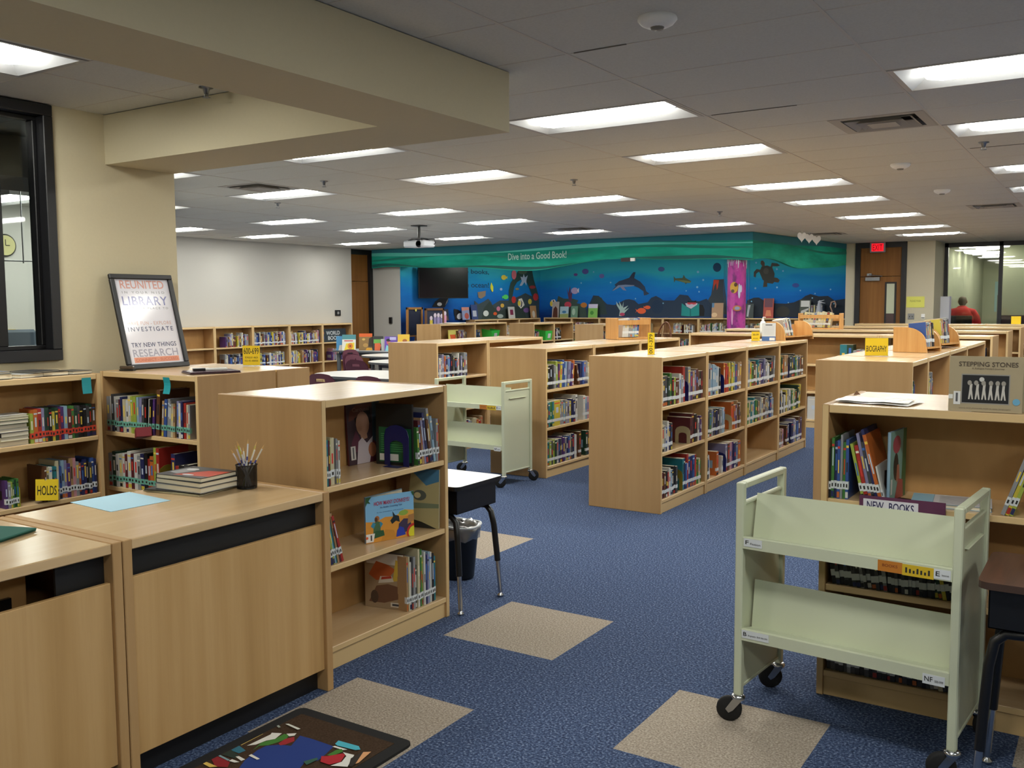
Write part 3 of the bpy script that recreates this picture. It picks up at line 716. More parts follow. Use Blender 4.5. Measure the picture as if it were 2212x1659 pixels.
def chair_proto():
    t = thing('classroom_chair', 'x', 'chair')
    # shell: curved seat, back with a hand slot
    b = MB(); n = 10
    prof = [(-.2, .44), (-.21, .455), (-.1, .44), (.05, .445), (.15, .455), (.18, .46)]
    vs = []
    for y, z in prof: vs += [(.215 * (2 * i / n - 1), y, z + .018 * (2 * i / n - 1) ** 2) for i in range(n + 1)]
    m = n + 1
    fs = [(k * m + i, k * m + i + 1, (k + 1) * m + i + 1, (k + 1) * m + i) for k in range(5) for i in range(n)]
    nv = len(vs); vs2 = [(x, y, z - .012) for x, y, z in vs]
    b.add(vs + vs2, fs + [tuple(nv + j for j in f[::-1]) for f in fs], MAROON, None, True); b.build('seat', t)
    b = MB()
    def back(u, z): return (u, -.195 - .13 * (z - .45) - .02 * (1 - (u / .215) ** 2), z)
    us = [-.215, -.16, -.075, -.025, .025, .075, .16, .215]; zs = [.45, .55, .65, .715, .75, .79, .81]
    vs = []; fs = []
    for z in zs:
        w = 1 - .35 * max(0, (z - .72) / .09) ** 2
        vs += [back(u * w, z - .015 * (abs(u) / .215) ** 2 * (z > .7)) for u in us]
    for k in range(6):
        for i in range(7):
            if k == 3 and 2 <= i <= 4: continue
            fs.append((k * 8 + i, k * 8 + i + 1, k * 8 + 9 + i, k * 8 + 8 + i))
    nv = len(vs)
    b.add(vs + [(x, y - .012, z) for x, y, z in vs], fs + [tuple(nv + j for j in f[::-1]) for f in fs], MAROON, None, True); b.build('backrest', t)
    for sx in (-1, 1):
        for sy in (-1, 1):
            b = MB(); b.tube([(sx * .15, sy * .12, .435), (sx * .2, sy * .2, .01)], .011, CHROME, 8); b.build('leg', t)
    b = MB(); b.tube([(-.15, .12, .43), (.15, .12, .43)], .01, CHROME); b.tube([(-.15, -.12, .43), (.15, -.12, .43)], .01, CHROME); b.build('seat_frame', t)
    return t
ch = chair_proto()
cpl = [(T1, -.1, -.73, 0, 'nearest table, its back with a hand slot toward the camera'), (T1, .64, -.75, 0, 'nearest table, half hidden by the bookcase end panel'), (T1, -.35, .95, 180, 'far side of the nearest table'), (T1, .55, .95, 180, 'far side of the nearest table, right of another'),
       (T2_, -1.2, 0.0, -90, 'left end of the second table'), (T2_, -.45, -.78, 0, 'near side of the second table'), (T2_, .5, -.78, 0, 'near side of the second table, right of another'), (T2_, .3, .95, 180, 'far side of the second table'),
       (T3, -1.2, .05, -90, 'left end of the farthest table'), (T3, -.4, -.8, 0, 'near side of the farthest table'), (T3, .2, .9, 180, 'far side of the farthest table'), (T1, -1.3, -.55, -70, 'left end of the nearest table')]
for k, (T, dx, dy, a, lab) in enumerate(cpl):
    if k == 0:
        o = ch; o.location = (T[0] + dx, T[1] + dy, 0); o.rotation_euler = (0, 0, R(a)); o['label'] = 'maroon plastic chair at the ' + lab; o['group'] = 'maroon chairs around the tables'
    else: dup(ch, (T[0] + dx, T[1] + dy, 0), R(a), 'maroon plastic chair at the ' + lab, 'maroon chairs around the tables')
# hoop back wooden chair in front of the mural shelves
p = onY(1417, 700, 18.9)
t = thing('wooden_chair', 'brown hoop-back wooden chair before the mural shelves', 'chair', (p.x, 18.9, 0), R(160))
BW = mat('#6b3f24', .45, name='brown_wood')
b = MB(); b.lathe([(0, .46), (.22, .46), (.23, .445), (.2, .42), (0, .42)], BW, 22); b.build('seat', t)
hoop = [(.2 * math.cos(a) * 1.15, -.2 - .12 * math.sin(a), .46 + .72 * math.sin(a) ** .8) for a in [PI * i / 16 for i in range(17)]]
b = MB(); b.tube(hoop, .018, BW, 8); b.build('back_hoop', t)
for k in range(7):
    u = -.15 + .05 * k; a = math.acos(u / .23); b = MB(); b.tube([(u * .8, -.19, .46), (u, -.2 - .12 * math.sin(a), .46 + .72 * math.sin(a) ** .8)], .008, BW, 6); b.build('spindle', t)
for sx in (-1, 1):
    for sy in (-1, 1): b = MB(); b.tube([(sx * .13, sy * .13, .43), (sx * .21, sy * .2, 0)], [.016, .02], BW, 8); b.build('leg', t)
# ---------------------------------------------------------------- mural alcove
TEALS = {k: mat(v, .75) for k, v in dict(deep='#0d5a55', mid='#137a6b', lite='#58c4b4', top='#23707f', pale='#4fb7ab').items()}
FASC = noisy('teal_wave_paint', [(.35, '#14806f'), (.5, '#1a9880'), (.68, '#28b49c')], (.5, .5, 2.2), 1.2, 4, .75, .2)
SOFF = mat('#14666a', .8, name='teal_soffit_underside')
zt = ZC - .004
XL, XR, YF = -13.93, -5.34, 15.9
SDX, SDY = .49, 4.47; SL = math.hypot(SDX, SDY)
def wavy(u0, u1, n, f): return [(u0 + (u1 - u0) * i / n, f(u0 + (u1 - u0) * i / n)) for i in range(n + 1)]
fa = MB()
fz = lambda x: 2.345 + .07 * math.sin((x + 13.9) * 1.15 + .4) + .03 * math.sin((x + 9) * 2.3)
fa.prism([(XL, zt)] + [(x, z) for x, z in wavy(XL, XR, 46, fz)] + [(XR, zt)], 0, .06, FASC, frame((0, YF + .06, 0), (1, 0, 0)))
fz2 = lambda y: 2.30 + .06 * math.sin((y - 15.9) * 1.5 + 1.) + .02 * math.sin(y * 3.1)
FS = frame((XR, YF, 0), (SDX, SDY, 0)) @ Matrix.Translation((-YF, 0, 0)); YE = YF + SL
fa.prism([(YF, zt)] + [(y, z) for y, z in wavy(YF, YE, 30, fz2)] + [(YE, zt)], -.06, 0, FASC, FS)
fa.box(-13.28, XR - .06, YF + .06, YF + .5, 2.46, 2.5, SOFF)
fas = fa.build('wave_fascia')
tag(fas, 'teal painted wave bulkhead over the mural reading Dive into a Good Book', 'mural bulkhead')
def ribbon(mb, f, w, m, M, u0, u1, lift, n=46):
    top = wavy(u0, u1, n, f); bot = [(u, z - w(u)) for u, z in top]
    vs = [(u, z, lift) for u, z in top] + [(u, z, lift) for u, z in bot]; k = n + 1
    mb.add(vs, [(i, k + i, k + i + 1, i + 1) for i in range(n)], m, M)
FF = frame((0, YF, 0), (1, 0, 0))
rb = MB()
ribbon(rb, lambda u: zt - .001, lambda u: .12 + .03 * math.sin((u + 13) * .9), TEALS['top'], FF, XL, XR, .002)
ribbon(rb, lambda u: zt - .12 - .045 * math.sin((u + 12.5) * 1.1), lambda u: .045 + .03 * math.sin(u * 1.3), TEALS['lite'], FF, XL, XR, .004)
ribbon(rb, lambda u: zt - .21 - .05 * math.sin((u + 11) * 1.25), lambda u: .03 + .02 * math.sin(u * 1.9 + 1), TEALS['mid'], FF, XL, XR, .003)
ribbon(rb, lambda u: fz(u) + .045 + .035 * math.sin(u * 1.7), lambda u: .03 + .035 * math.sin(u * 1.7) + .0 * u, TEALS['deep'], FF, XL, XR, .005)
ribbon(rb, lambda u: zt - .001, lambda u: .13 + .03 * math.sin(u * 1.2), TEALS['top'], FS, YF, YE, .002, 30)
ribbon(rb, lambda u: zt - .17 - .04 * math.sin(u * 1.4), lambda u: .035 + .02 * math.sin(u), TEALS['mid'], FS, YF, YE, .004, 30)
rb.build('wave_bands', fas)
p0, p1 = onY(1098, 560, YF), onY(1224, 545, YF)
tb = MB(); text_into(tb, 'Dive into a Good Book!', mat('#a9cfc4', .7), frame(((p0.x + p1.x) / 2, YF - .006, (p0.z + p1.z) / 2 + .005), (1, 0, .006)), p1.x - p0.x, .135); tb.build('painted_words', fas)

# mural painting on the two alcove walls
def sea_paint():
    m = bpy.data.materials.new('sea_paint'); m.use_nodes = True
    nt, ln, b = nodes(m)
    g = nt.new('ShaderNodeNewGeometry'); sp = nt.new('ShaderNodeSeparateXYZ'); ln.new(g.outputs['Position'], sp.inputs[0])
    n = nt.new('ShaderNodeTexNoise'); n.inputs['Scale'].default_value = 1.1; n.inputs['Detail'].default_value = 5
    mp = nt.new('ShaderNodeMapping'); mp.inputs['Scale'].default_value = (.6, .6, 2.4); ln.new(g.outputs['Position'], mp.inputs[0]); ln.new(mp.outputs[0], n.inputs['Vector'])
    a = nt.new('ShaderNodeMath'); a.operation = 'MULTIPLY_ADD'; a.inputs[1].default_value = .55; ln.new(n.outputs['Fac'], a.inputs[0])
    s = nt.new('ShaderNodeMath'); s.operation = 'MULTIPLY_ADD'; s.inputs[1].default_value = .75; s.inputs[2].default_value = -1.13; ln.new(sp.outputs['Z'], s.inputs[0]); ln.new(s.outputs[0], a.inputs[2])
    r = nt.new('ShaderNodeValToRGB'); e = r.color_ramp.elements
    for _ in range(3): e.new(.5)
    for el, (p, c) in zip(e, ((.05, '#10387c'), (.25, '#1358ac'), (.55, '#1a78cc'), (.8, '#1f93cc'), (.98, '#38b4c4'))): el.position = p; el.color = lin(c)
    ln.new(a.outputs[0], r.inputs[0]); ln.new(r.outputs[0], b.inputs['Base Color']); b.inputs['Roughness'].default_value = .75; b.inputs['Specular IOR Level'].default_value = .2
    return m
SEA = sea_paint()
YB, XA = 22.0, -13.28
mu = MB(); mu.box(-13.28, -4.87, YB, YB + .018, 1.0, 2.8, SEA)
mural = mu.build('sea_mural'); tag(mural, 'painted undersea mural on the long blue wall with dolphin and turtle', 'mural')
mu2 = MB(); mu2.box(-13.298, XA, 16.1, YB, .0, 2.8, SEA)
mural2 = mu2.build('reef_mural'); tag(mural2, 'painted coral reef mural on the left alcove wall behind the television', 'mural')
C = lambda h: mat(h, .75)
lift_n = [0]
def paint(parent, name, base, sc, polys, wall='Y', n0=0):
    b = MB()
    for hexc, pts in polys:
        lift_n[0] += 1; l = .0015 + .00016 * lift_n[0]
        q = [(base[0] + x / sc, base[1] + y / sc) for x, y in pts]
        if wall == 'Y':
            w = [onY(x, y, YB) for x, y in q]; w2 = [(v.x, v.z) for v in w]; b.poly(w2, C(hexc), frame((0, YB, 0), (1, 0, 0)), l)
        else:
            w = [onX(x, y, XA) for x, y in q]; w2 = [(min(21.96, max(16.12, v.y)), v.z) for v in w]; b.poly(w2, C(hexc), frame((XA, 0, 0), (0, 1, 0)), l)
    return b.build(name, parent)
B3, B2, B4, S5 = (1200, 480), (800, 480), (1560, 480), 5.027
def ell(cx, cy, rx, ry, n=14, rot=0):
    return [(cx + rx * math.cos(a) * math.cos(rot) - ry * math.sin(a) * math.sin(rot), cy + rx * math.cos(a) * math.sin(rot) + ry * math.sin(a) * math.cos(rot)) for a in [2 * PI * i / n for i in range(n)]]
paint(mural, 'dolphin', B3, S5, [('#2f3f58', [(612, 745), (655, 695), (640, 680), (690, 640), (740, 625), (800, 603), (850, 605), (920, 645), (970, 700), (985, 750), (1020, 775), (990, 790), (960, 795), (955, 750), (900, 712), (850, 692), (760, 705), (700, 705), (640, 740)]),
    ('#2b3a52', [(800, 605), (830, 560), (848, 542), (870, 543), (862, 575), (855, 608)]), ('#7d8fb0', [(616, 744), (680, 685), (760, 678), (860, 684), (850, 693), (760, 704), (700, 703), (640, 738)]), ('#8c86a5', [(700, 700), (740, 700), (770, 742), (735, 738)])])
paint(mural, 'shark', B3, S5, [('#4d5a43', [(1283, 585), (1303, 610), (1380, 605), (1392, 570), (1412, 605), (1475, 640), (1462, 660), (1425, 660), (1415, 675), (1405, 658), (1340, 640), (1303, 630), (1288, 655)]), ('#77804f', [(1310, 625), (1400, 632), (1470, 645), (1460, 660), (1400, 655)])])
paint(mural, 'volcano', B3, S5, [('#39424a', [(1610, 1000), (1640, 870), (1690, 790), (1718, 622), (1830, 618), (1850, 800), (1860, 1000)]), ('#c8452f', [(1716, 625), (1776, 628), (1765, 700), (1752, 740), (1745, 660), (1728, 690), (1712, 745)]), ('#1b4668', ell(1755, 490, 45, 50))])
paint(mural, 'sea_rocks', B3, S5, [('#23374f', [(300, 1030), (380, 860), (410, 795), (470, 800), (520, 850), (560, 890), (640, 900), (760, 840), (800, 835), (860, 850), (900, 890), (1000, 870), (1040, 820), (1090, 800), (1140, 825), (1170, 850), (1290, 850), (1350, 785), (1440, 795), (1480, 850), (1560, 860), (1640, 830), (1700, 900), (1700, 1030)]),
    ('#17324f', ell(1105, 920, 65, 75)), ('#3b4f4b', [(0, 930), (30, 800), (90, 830), (190, 830), (250, 850), (230, 880), (290, 890), (330, 920), (340, 1030), (0, 1030)]), ('#2c3f3f', [(380, 900), (430, 800), (500, 820), (540, 900), (560, 1000), (360, 1000)])])
paint(mural, 'orange_fish', B3, S5, [('#e8643a', ell(935, 963, 48, 32)), ('#e8643a', [(895, 960), (868, 940), (880, 965), (866, 985)]), ('#e8643a', ell(1000, 925, 32, 20)), ('#e8643a', [(975, 925), (958, 912), (958, 936)])])
for nm, pl in (('white_coral', [('#a9c4c2', [(690, 1020), (700, 960), (665, 900), (660, 860), (700, 920), (690, 855), (725, 920), (740, 860), (735, 930), (790, 905), (745, 960), (800, 930), (750, 985), (720, 1020)])]), ('red_coral', [('#c9475a', ell(135, 895, 38, 32))]), ('purple_coral', [('#5a3355', [(150, 870), (120, 700), (140, 770), (160, 690), (165, 780), (185, 720), (175, 860)])]), ('brown_coral', [('#b9762f', ell(308, 900, 35, 28))]), ('lilac_fish', [('#b7a7cf', ell(210, 745, 40, 35)), ('#e3e6ee', [(235, 740), (256, 712), (254, 768)])]), ('red_coral', [('#b8456a', ell(725, 1000, 28, 18))])):
    paint(mural, nm, B3, S5, pl)
for hx, pts in (('#5a5aa0', ell(325, 535, 36, 30)), ('#6c4a94', ell(220, 570, 22, 16)), ('#6a6cb0', ell(503, 585, 28, 24)), ('#46649c', ell(1150, 510, 36, 26))): paint(mural, 'jellyfish', B3, S5, [(hx, pts)])
for x, y, r in ((1548, 540, 13), (1605, 628, 11), (1540, 705, 12), (600, 655, 8), (415, 540, 8), (1420, 745, 7), (1560, 755, 9), (280, 660, 8), (1170, 880, 8), (870, 830, 7)): paint(mural, 'bubble', B3, S5, [('#7fb9d9', ell(x, y, r, r, 10))])
paint(mural, 'reading_animal', B3, S5, [('#15161c', [(1430, 885), (1440, 850), (1465, 862), (1500, 862), (1525, 848), (1535, 890), (1600, 900), (1620, 950), (1615, 1018), (1560, 1018), (1560, 900)]), ('#c9c3d4', [(1410, 880), (1545, 880), (1530, 915), (1470, 940), (1425, 915)]), ('#c94352', [(1430, 872), (1530, 872), (1525, 890), (1500, 895), (1480, 888), (1455, 895), (1435, 890)]),
    ('#1f8f8f', [(1372, 880), (1465, 945), (1562, 880), (1562, 1015), (1465, 1022), (1366, 1015)]), ('#146e70', [(1460, 945), (1472, 945), (1474, 1020), (1458, 1020)])])
paint(mural, 'turtle', B4, S5, [('#43433c', [(405, 540), (430, 480), (490, 470), (545, 490), (570, 560), (565, 600), (575, 640), (550, 668), (490, 660), (440, 625)]), ('#5a4c3e', [(440, 485), (418, 450), (422, 420), (445, 416), (462, 440), (462, 475)]), ('#4d4a42', [(525, 485), (540, 440), (600, 448), (630, 470), (600, 480), (550, 478), (545, 500)]), ('#4d4a42', [(410, 545), (395, 540), (370, 560), (365, 600), (343, 590), (345, 540), (375, 508), (415, 515)]), ('#4d4436', [(560, 600), (600, 605), (626, 630), (610, 655), (570, 650)]), ('#4d4436', [(455, 630), (490, 655), (490, 700), (445, 705)]), ('#55544b', ell(478, 530, 30, 34))])
paint(mural, 'dark_rocks', B4, S5, [('#26303c', [(270, 850), (345, 820), (400, 818), (470, 860), (560, 880), (690, 885), (780, 870), (860, 835), (905, 800), (960, 780), (1050, 805), (1150, 800), (1220, 850), (1345, 830), (1345, 1030), (270, 1030)]), ('#3a3a37', ell(660, 970, 75, 60))])
for x, y, r in ((370, 440, 10), (595, 510, 11), (662, 530, 10), (362, 717, 11), (597, 708, 10), (850, 742, 8), (1178, 730, 9), (980, 823, 8), (1010, 775, 8), (720, 873, 7), (1215, 885, 7), (320, 860, 8)): paint(mural, 'bubble', B4, S5, [('#86bfe0', ell(x, y, r, r, 9))])
paint(mural, 'jellyfish', B4, S5, [('#3f58a8', ell(800, 685, 38, 24))])
# left wall
paint(mural2, 'reef_rocks', B2, S5, [('#3a4a50', [(1060, 1060), (1080, 930), (1130, 910), (1125, 850), (1170, 890), (1230, 860), (1275, 830), (1310, 870), (1320, 900), (1400, 850), (1500, 850), (1620, 800), (1680, 770), (1740, 800), (1830, 830), (1830, 1060)]), ('#2f4a42', [(1500, 880), (1500, 740), (1520, 660), (1560, 600), (1600, 530), (1650, 505), (1750, 510), (1770, 620), (1800, 720), (1830, 820), (1770, 850), (1740, 760), (1700, 660), (1640, 620), (1590, 650), (1560, 700), (1540, 800), (1535, 890)]), ('#2c3d3a', [(1200, 1060), (1230, 930), (1290, 860), (1340, 930), (1420, 960), (1540, 900), (1650, 930), (1700, 1060)]), ('#5a6a52', ell(1650, 535, 50, 30)), ('#8d7d6a', [(1160, 760), (1250, 745), (1245, 800), (1200, 830), (1170, 820)])], 'X')
for nm, pl in (('yellow_fish', [('#e6d24a', ell(1445, 600, 28, 27)), ('#e6d24a', [(1465, 600), (1485, 585), (1482, 618)])]), ('seahorse', [('#dfe23e', [(1300, 690), (1310, 655), (1330, 700), (1330, 750), (1318, 758), (1300, 720)])]), ('green_fish', [('#59d96a', ell(1465, 812, 30, 26)), ('#59d96a', [(1440, 815), (1425, 795), (1428, 835)])]),
    ('angelfish', [('#e9e6dc', [(1605, 835), (1640, 825), (1660, 870), (1670, 900), (1630, 938), (1600, 905)]), ('#e6d24a', ell(1612, 880, 16, 30)), ('#20242a', [(1625, 840), (1645, 870), (1640, 915), (1628, 925), (1635, 870)])]), ('angelfish', [('#e9e6dc', [(1970, 845), (2005, 838), (2025, 875), (2045, 885), (2035, 905), (1990, 915), (1965, 915)]), ('#e6d24a', ell(1968, 885, 14, 28)), ('#20242a', [(1985, 845), (2000, 850), (1998, 905), (1986, 912)])]), ('small_fish', [('#d9c84a', ell(1728, 862, 20, 30))]), ('small_fish', [('#a9c6e4', ell(1415, 728, 14, 14))]), ('small_fish', [('#9a8d5a', ell(1590, 725, 20, 12))])):
    if pl[0][1][0][0] > 1900: continue
    paint(mural2, nm, B2, S5, pl, 'X')
for hx, pts in (('#d8737f', ell(1555, 570, 26, 52)), ('#b9c9dd', [(1640, 640), (1625, 590), (1650, 600), (1660, 560), (1675, 600), (1705, 575), (1690, 630), (1690, 690), (1670, 650), (1640, 690), (1615, 690)]), ('#c8342e', ell(1552, 842, 24, 38)), ('#c8342e', ell(1790, 812, 28, 40)), ('#a83a3a', ell(1755, 705, 34, 18)), ('#cfd9d9', ell(1250, 990, 30, 32)), ('#d95a2a', ell(1350, 993, 20, 18)), ('#c87d9a', ell(1385, 940, 20, 26)), ('#d9b04a', ell(1428, 905, 20, 22)), ('#9fb0ae', ell(1405, 1020, 34, 22)), ('#7a5a9a', ell(1690, 955, 34, 26))):
    paint(mural2, 'coral', B2, S5, [(hx, pts)], 'X')
paint(mural, 'angelfish', B2, S5, [('#e9e6dc', [(1970, 845), (2005, 838), (2025, 875), (2045, 885), (2035, 905), (1990, 915), (1965, 915)]), ('#e6d24a', ell(1968, 885, 14, 28)), ('#20242a', [(1985, 845), (2000, 850), (1998, 905), (1986, 912)])])
paint(mural2, 'orca', B2, S5, [('#14161c', [(665, 920), (700, 860), (745, 828), (840, 826), (840, 860), (815, 900), (800, 925)]), ('#dfe3ea', ell(745, 890, 26, 20)), ('#8f99a5', [(840, 828), (830, 870), (805, 905), (822, 860)]), ('#14161c', [(900, 940), (950, 950), (990, 1000), (1005, 1060), (920, 1060), (905, 1000)]), ('#dfe3ea', ell(965, 1020, 30, 36, 12, .6))], 'X')
wt = MB()
for s, px0, px1, py, hh in (('readings to books,', 940, 1056, 587, .14), ('is to the ocean!', 960, 1056, 615, .13)):
    a, c = onX(px0, py, XA), onX(px1, py, XA)
    text_into(wt, s, C('#10405f'), frame((XA + .002, (a.y + c.y) / 2, (a.z + c.z) / 2), (0, 1, 0)), c.y - a.y, hh)
wt.build('painted_words', mural2)

# decorated column in its clear tube
COLP = noisy('pink_coral_paint', [(.3, '#4d1f55'), (.42, '#8a2a7a'), (.5, '#c0369a'), (.62, '#d04aa2'), (.72, '#7a2f86')], (3, 3, 1.6), 1.6, 4, .55, .3)
cc = onY(1590, 620, 16.15)
t = thing('decorated_column', 'round pink and purple coral painted column inside a clear tube', 'column', (cc.x, 16.18, 0))
b = MB(); b.lathe([(.16, 0), (.16, 2.5)], COLP, 24); b.build('column_shaft', t)
b = MB(); b.lathe([(.225, .0), (.225, 2.42)], ACRYL, 32); b.build('clear_tube', t)
b = MB()
for k in range(26):
    a = R(-150 + 11 * k); z = 2.40 - .05 * (k % 3) - .012 * (k % 5)
    b.tube([(.165 * math.cos(a), .165 * math.sin(a), 2.45), (.172 * math.cos(a), .172 * math.sin(a), z - .06)], [.012, .004], mat('#e4e0ee', .5), 6)
b.build('white_fringe', t)
def onCol(ax, z, hexs, rx, rz_, nm):
    b = MB(); a = R(ax)
    F = frame((.163 * math.cos(a), .163 * math.sin(a), z), (-math.sin(a), math.cos(a), 0))
    for i, (h_, sx, sy, ox, oy) in enumerate(hexs):
        n = 14; vs = [(ox + rx * sx * math.cos(q), oy + rz_ * sy * math.sin(q)) for q in [2 * PI * j / n for j in range(n)]]
        b.prism(vs, -.05, .01 + .004 * i, C(h_), F)
    b.build(nm, t)
onCol(-86, 1.86, (('#d9a232', 1, 1, 0, 0), ('#5a3a20', .4, .35, .03, .05), ('#5a3a20', .4, .3, -.02, -.06)), .07, .10, 'yellow_fish')
onCol(-66, 1.50, (('#c97a4a', 1, 1, 0, 0), ('#9aa0b8', .6, .6, 0, 0)), .075, .05, 'striped_fish')
onCol(-55, 1.8, (('#dcd6ea', .4, 1, 0, 0), ('#dcd6ea', .3, .5, .03, .04)), .05, .13, 'white_coral')
onCol(-95, 1.35, (('#e39ac4', .25, 1.2, 0, 0),), .06, .12, 'pale_tentacle')

# television
t = thing('television', 'black flat television on an arm before the coral reef mural', 'television', (-12.87, 17.1, 2.09), R(62))
b = MB(); b.box(-.615, .615, -.025, .03, -.355, .355, BLACK_P); b.build('housing', t, bevel=.006)
b = MB(); b.box(-.6, .6, -.0275, -.0255, -.338, .342, mat('#050507', .18)); b.build('screen', t)
b = MB(); b.box(-.2, .2, .03, .06, -.2, .2, BLACK_P); b.tube([(0, .05, 0), (-.12, .33, 0)], .03, BLACK_P); b.build('wall_arm', t)
# ceiling-hung dark and white label in front of the waves
p = onY(1355, 561, 15.88)
t = thing('bulkhead_tag', 'dark and white strip tag fixed under the painted waves', 'tag', p)
b = MB(); b.box(-.12, .07, -.02, .012, -.035, .03, mat('#2d2a28')); b.build('dark_case', t); b = MB(); b.box(.07, .16, -.02, .012, -.03, .028, PAPER); b.build('white_label', t)
# easels
EW = mat('#a9763a', .5, name='easel_wood')
def easel(label, px0, px1, pyt, X, wood):
    a, c = onX(px0, pyt, X), onX(px1, pyt, X); w = c.y - a.y; h_ = a.z
    t = thing('display_easel', label, 'easel', (X, a.y, 0), PI / 2)
    b = MB()
    for u in (0, w - .05): b.box(u, u + .05, -.02, .02, 0, h_, wood)
    b.box(0, w, -.02, .02, h_ - .05, h_, wood); b.box(.05, w - .05, -.02, .02, .9, .93, wood)
    b.build('frame', t, bevel=.004)
    b = MB(); b.box(.05, w - .05, .0, .012, .93, h_ - .05, mat('#1a2440', .6)); b.build('board', t)
    b = MB(); b.tube([(w * .2, .02, h_ - .1), (w * .2, .24, 0)], .018, wood); b.tube([(w * .8, .02, h_ - .1), (w * .8, .24, 0)], .018, wood); b.build('rear_leg', t)
    return t
e1 = easel('light oak framed easel at the left of the mural', 878, 912, 664, -12.95, EW)
b = MB(); b.disc(.3, onX(897, 667, -12.95).z - .03, .03, .03, C('#e6dc6a'), frame((0, -.0205, 0), (1, 0, 0)), 0); b.build('yellow_badge', e1)
e2 = easel('dark framed easel with a printed poster under the television', 918, 958, 666, -12.6, mat('#6b4a2c', .5))
b = MB()
for k, (x, h_, c_) in enumerate(((.16, .24, '#d9c34a'), (.3, .3, '#8d84b0'), (.42, .3, '#9a8fc0'), (.54, .28, '#8d84b0'), (.66, .34, '#c98fae'))): b.box(x, x + .1, -.004, -.002, 1.02, 1.02 + h_, C(c_)); b.disc(x + .05, 1.06 + h_, .05, .05, C('#cfc4d8'), frame((0, -.004, 0), (1, 0, 0)), 0)
b.build('printed_picture', e2)

# ---------------------------------------------------------------- framed poster
def lean(o, right, top):         # frame with its up axis toward 'top'
    o = Vector(o); return frame(o, right, (Vector(top) - o))
t = thing('framed_poster', 'black framed library poster leaning on the bookcase before the beige wall', 'poster', (0, 0, 0))
F = lean((-5.275, 3.915, 1.191), (0, 1, 0), (-5.44, 3.915, 1.191 + .61)); Wd, Hd, bw = .47, .632, .032
t.matrix_world = F
b = MB()
for q in ((-Wd / 2, Wd / 2, 0, bw), (-Wd / 2, Wd / 2, Hd - bw, Hd), (-Wd / 2, -Wd / 2 + bw, bw, Hd - bw), (Wd / 2 - bw, Wd / 2, bw, Hd - bw)): b.box(*q, -.012, .012, BLACK_FR)
b.build('frame', t, bevel=.004)
b = MB(); b.box(-Wd / 2 + bw, Wd / 2 - bw, bw, Hd - bw, -.008, -.004, mat('#eeedf8', .6)); b.build('backing_sheet', t)
b = MB()
PI_, PB, PG, PN, PP = C('#e3a89c'), C('#7d80b8'), C('#9fa0aa'), C('#50587c'), C('#dbb8b2')
for s, y, h_, w, m, sp in (('REUNITED', .565, .055, .33, PI_, 1), ('IN YOUR NISD', .512, .016, .32, PG, 1.6), ('LIBRARY', .455, .06, .34, PB, 1.1), ('THIS IS A PLACE TO', .405, .014, .33, PG, 1.5), ('HAVE FUN - EXPLORE', .305, .024, .33, PP, 1.2), ('INVESTIGATE', .265, .03, .34, PN, 1.4), ('TRY NEW THINGS', .16, .03, .34, PN, 1.1), ('RESEARCH', .106, .05, .34, C('#b3b3c6'), 1.05)):
    text_into(b, s, m, Matrix.Translation((0, y, -.0035)), w, h_, .0002, sp)
b.build('printed_words', t)
b = MB(); b.box(-.17, .17, .043, .078, -.0036, -.0034, C('#eea58a')); text_into(b, 'CONNECT - SUCCEED', C('#d98068'), Matrix.Translation((0, .06, -.0033)), .32, .02); b.build('printed_band', t)
b = MB(); b.box(-Wd / 2 + bw, Wd / 2 - bw, bw, Hd - bw, .0, .002, clear('frame_glass', '#ffffff', .1, .12)); b.build('glass', t)

# ---------------------------------------------------------------- yellow shelf signs
YEL = mat('#e3c51b', .5, name='yellow_card')
def sign(label, x, y, z, w, h_, rz, words, turned=False):
    t = thing('sign_holder', label, 'sign', (x, y, z + .0008), R(rz), 'yellow shelf signs')
    b = MB(); b.box(-w / 2, w / 2, -.002, .0, .004, h_, YEL)
    F = frame((0, -.0021, h_ / 2), (1, 0, 0))
    if turned: F = F @ Matrix.Rotation(R(90), 4, 'Z')
    for s, yy, sw, sh in words: text_into(b, s, C('#3c3a1a'), F @ Matrix.Translation((0, yy, 0)), sw, sh, .0003)
    b.build('yellow_card', t)
    b = MB(); b.box(-w / 2 - .004, w / 2 + .018, .001, .003, 0, h_ + .003, ACRYL); b.box(-w / 2 - .004, w / 2 + .004, .003, .07, 0, .003, ACRYL); b.build('acrylic_holder', t)
    return t
p = onZ(585, 784, 1.19)
sign('yellow 600-699 sign standing behind the framed poster bookcase', -4.90, 4.36, 1.19, .118, .135, 28, (('600-699', .032, .104, .042), ('TECHNOLOGY - HEALTH', -.012, .09, .012), ('FOOD - PETS - INVENTIONS', -.034, .092, .012)))
sign('yellow 001-379 sign turned edgewise on the central bookcase row', -3.07, 6.76, 1.19, .052, .175, 20, (('001-379', .002, .15, .028),), True)
sign('small yellow sign before the magazine rack on the central row', -3.2, 9.66, 1.19, .085, .1, 15, (('380-599', .02, .06, .02), ('BOOKS', -.02, .05, .012)))
sign('yellow BIOGRAPHY sign on the right bookcase row', -1.52, 7.37, 1.19, .16, .135, 12, (('BIOGRAPHY', -.012, .142, .045),))
sign('plain yellow sign on the farthest cross row at right', -1.53, 18.6, 1.19, .15, .14, 6, ())

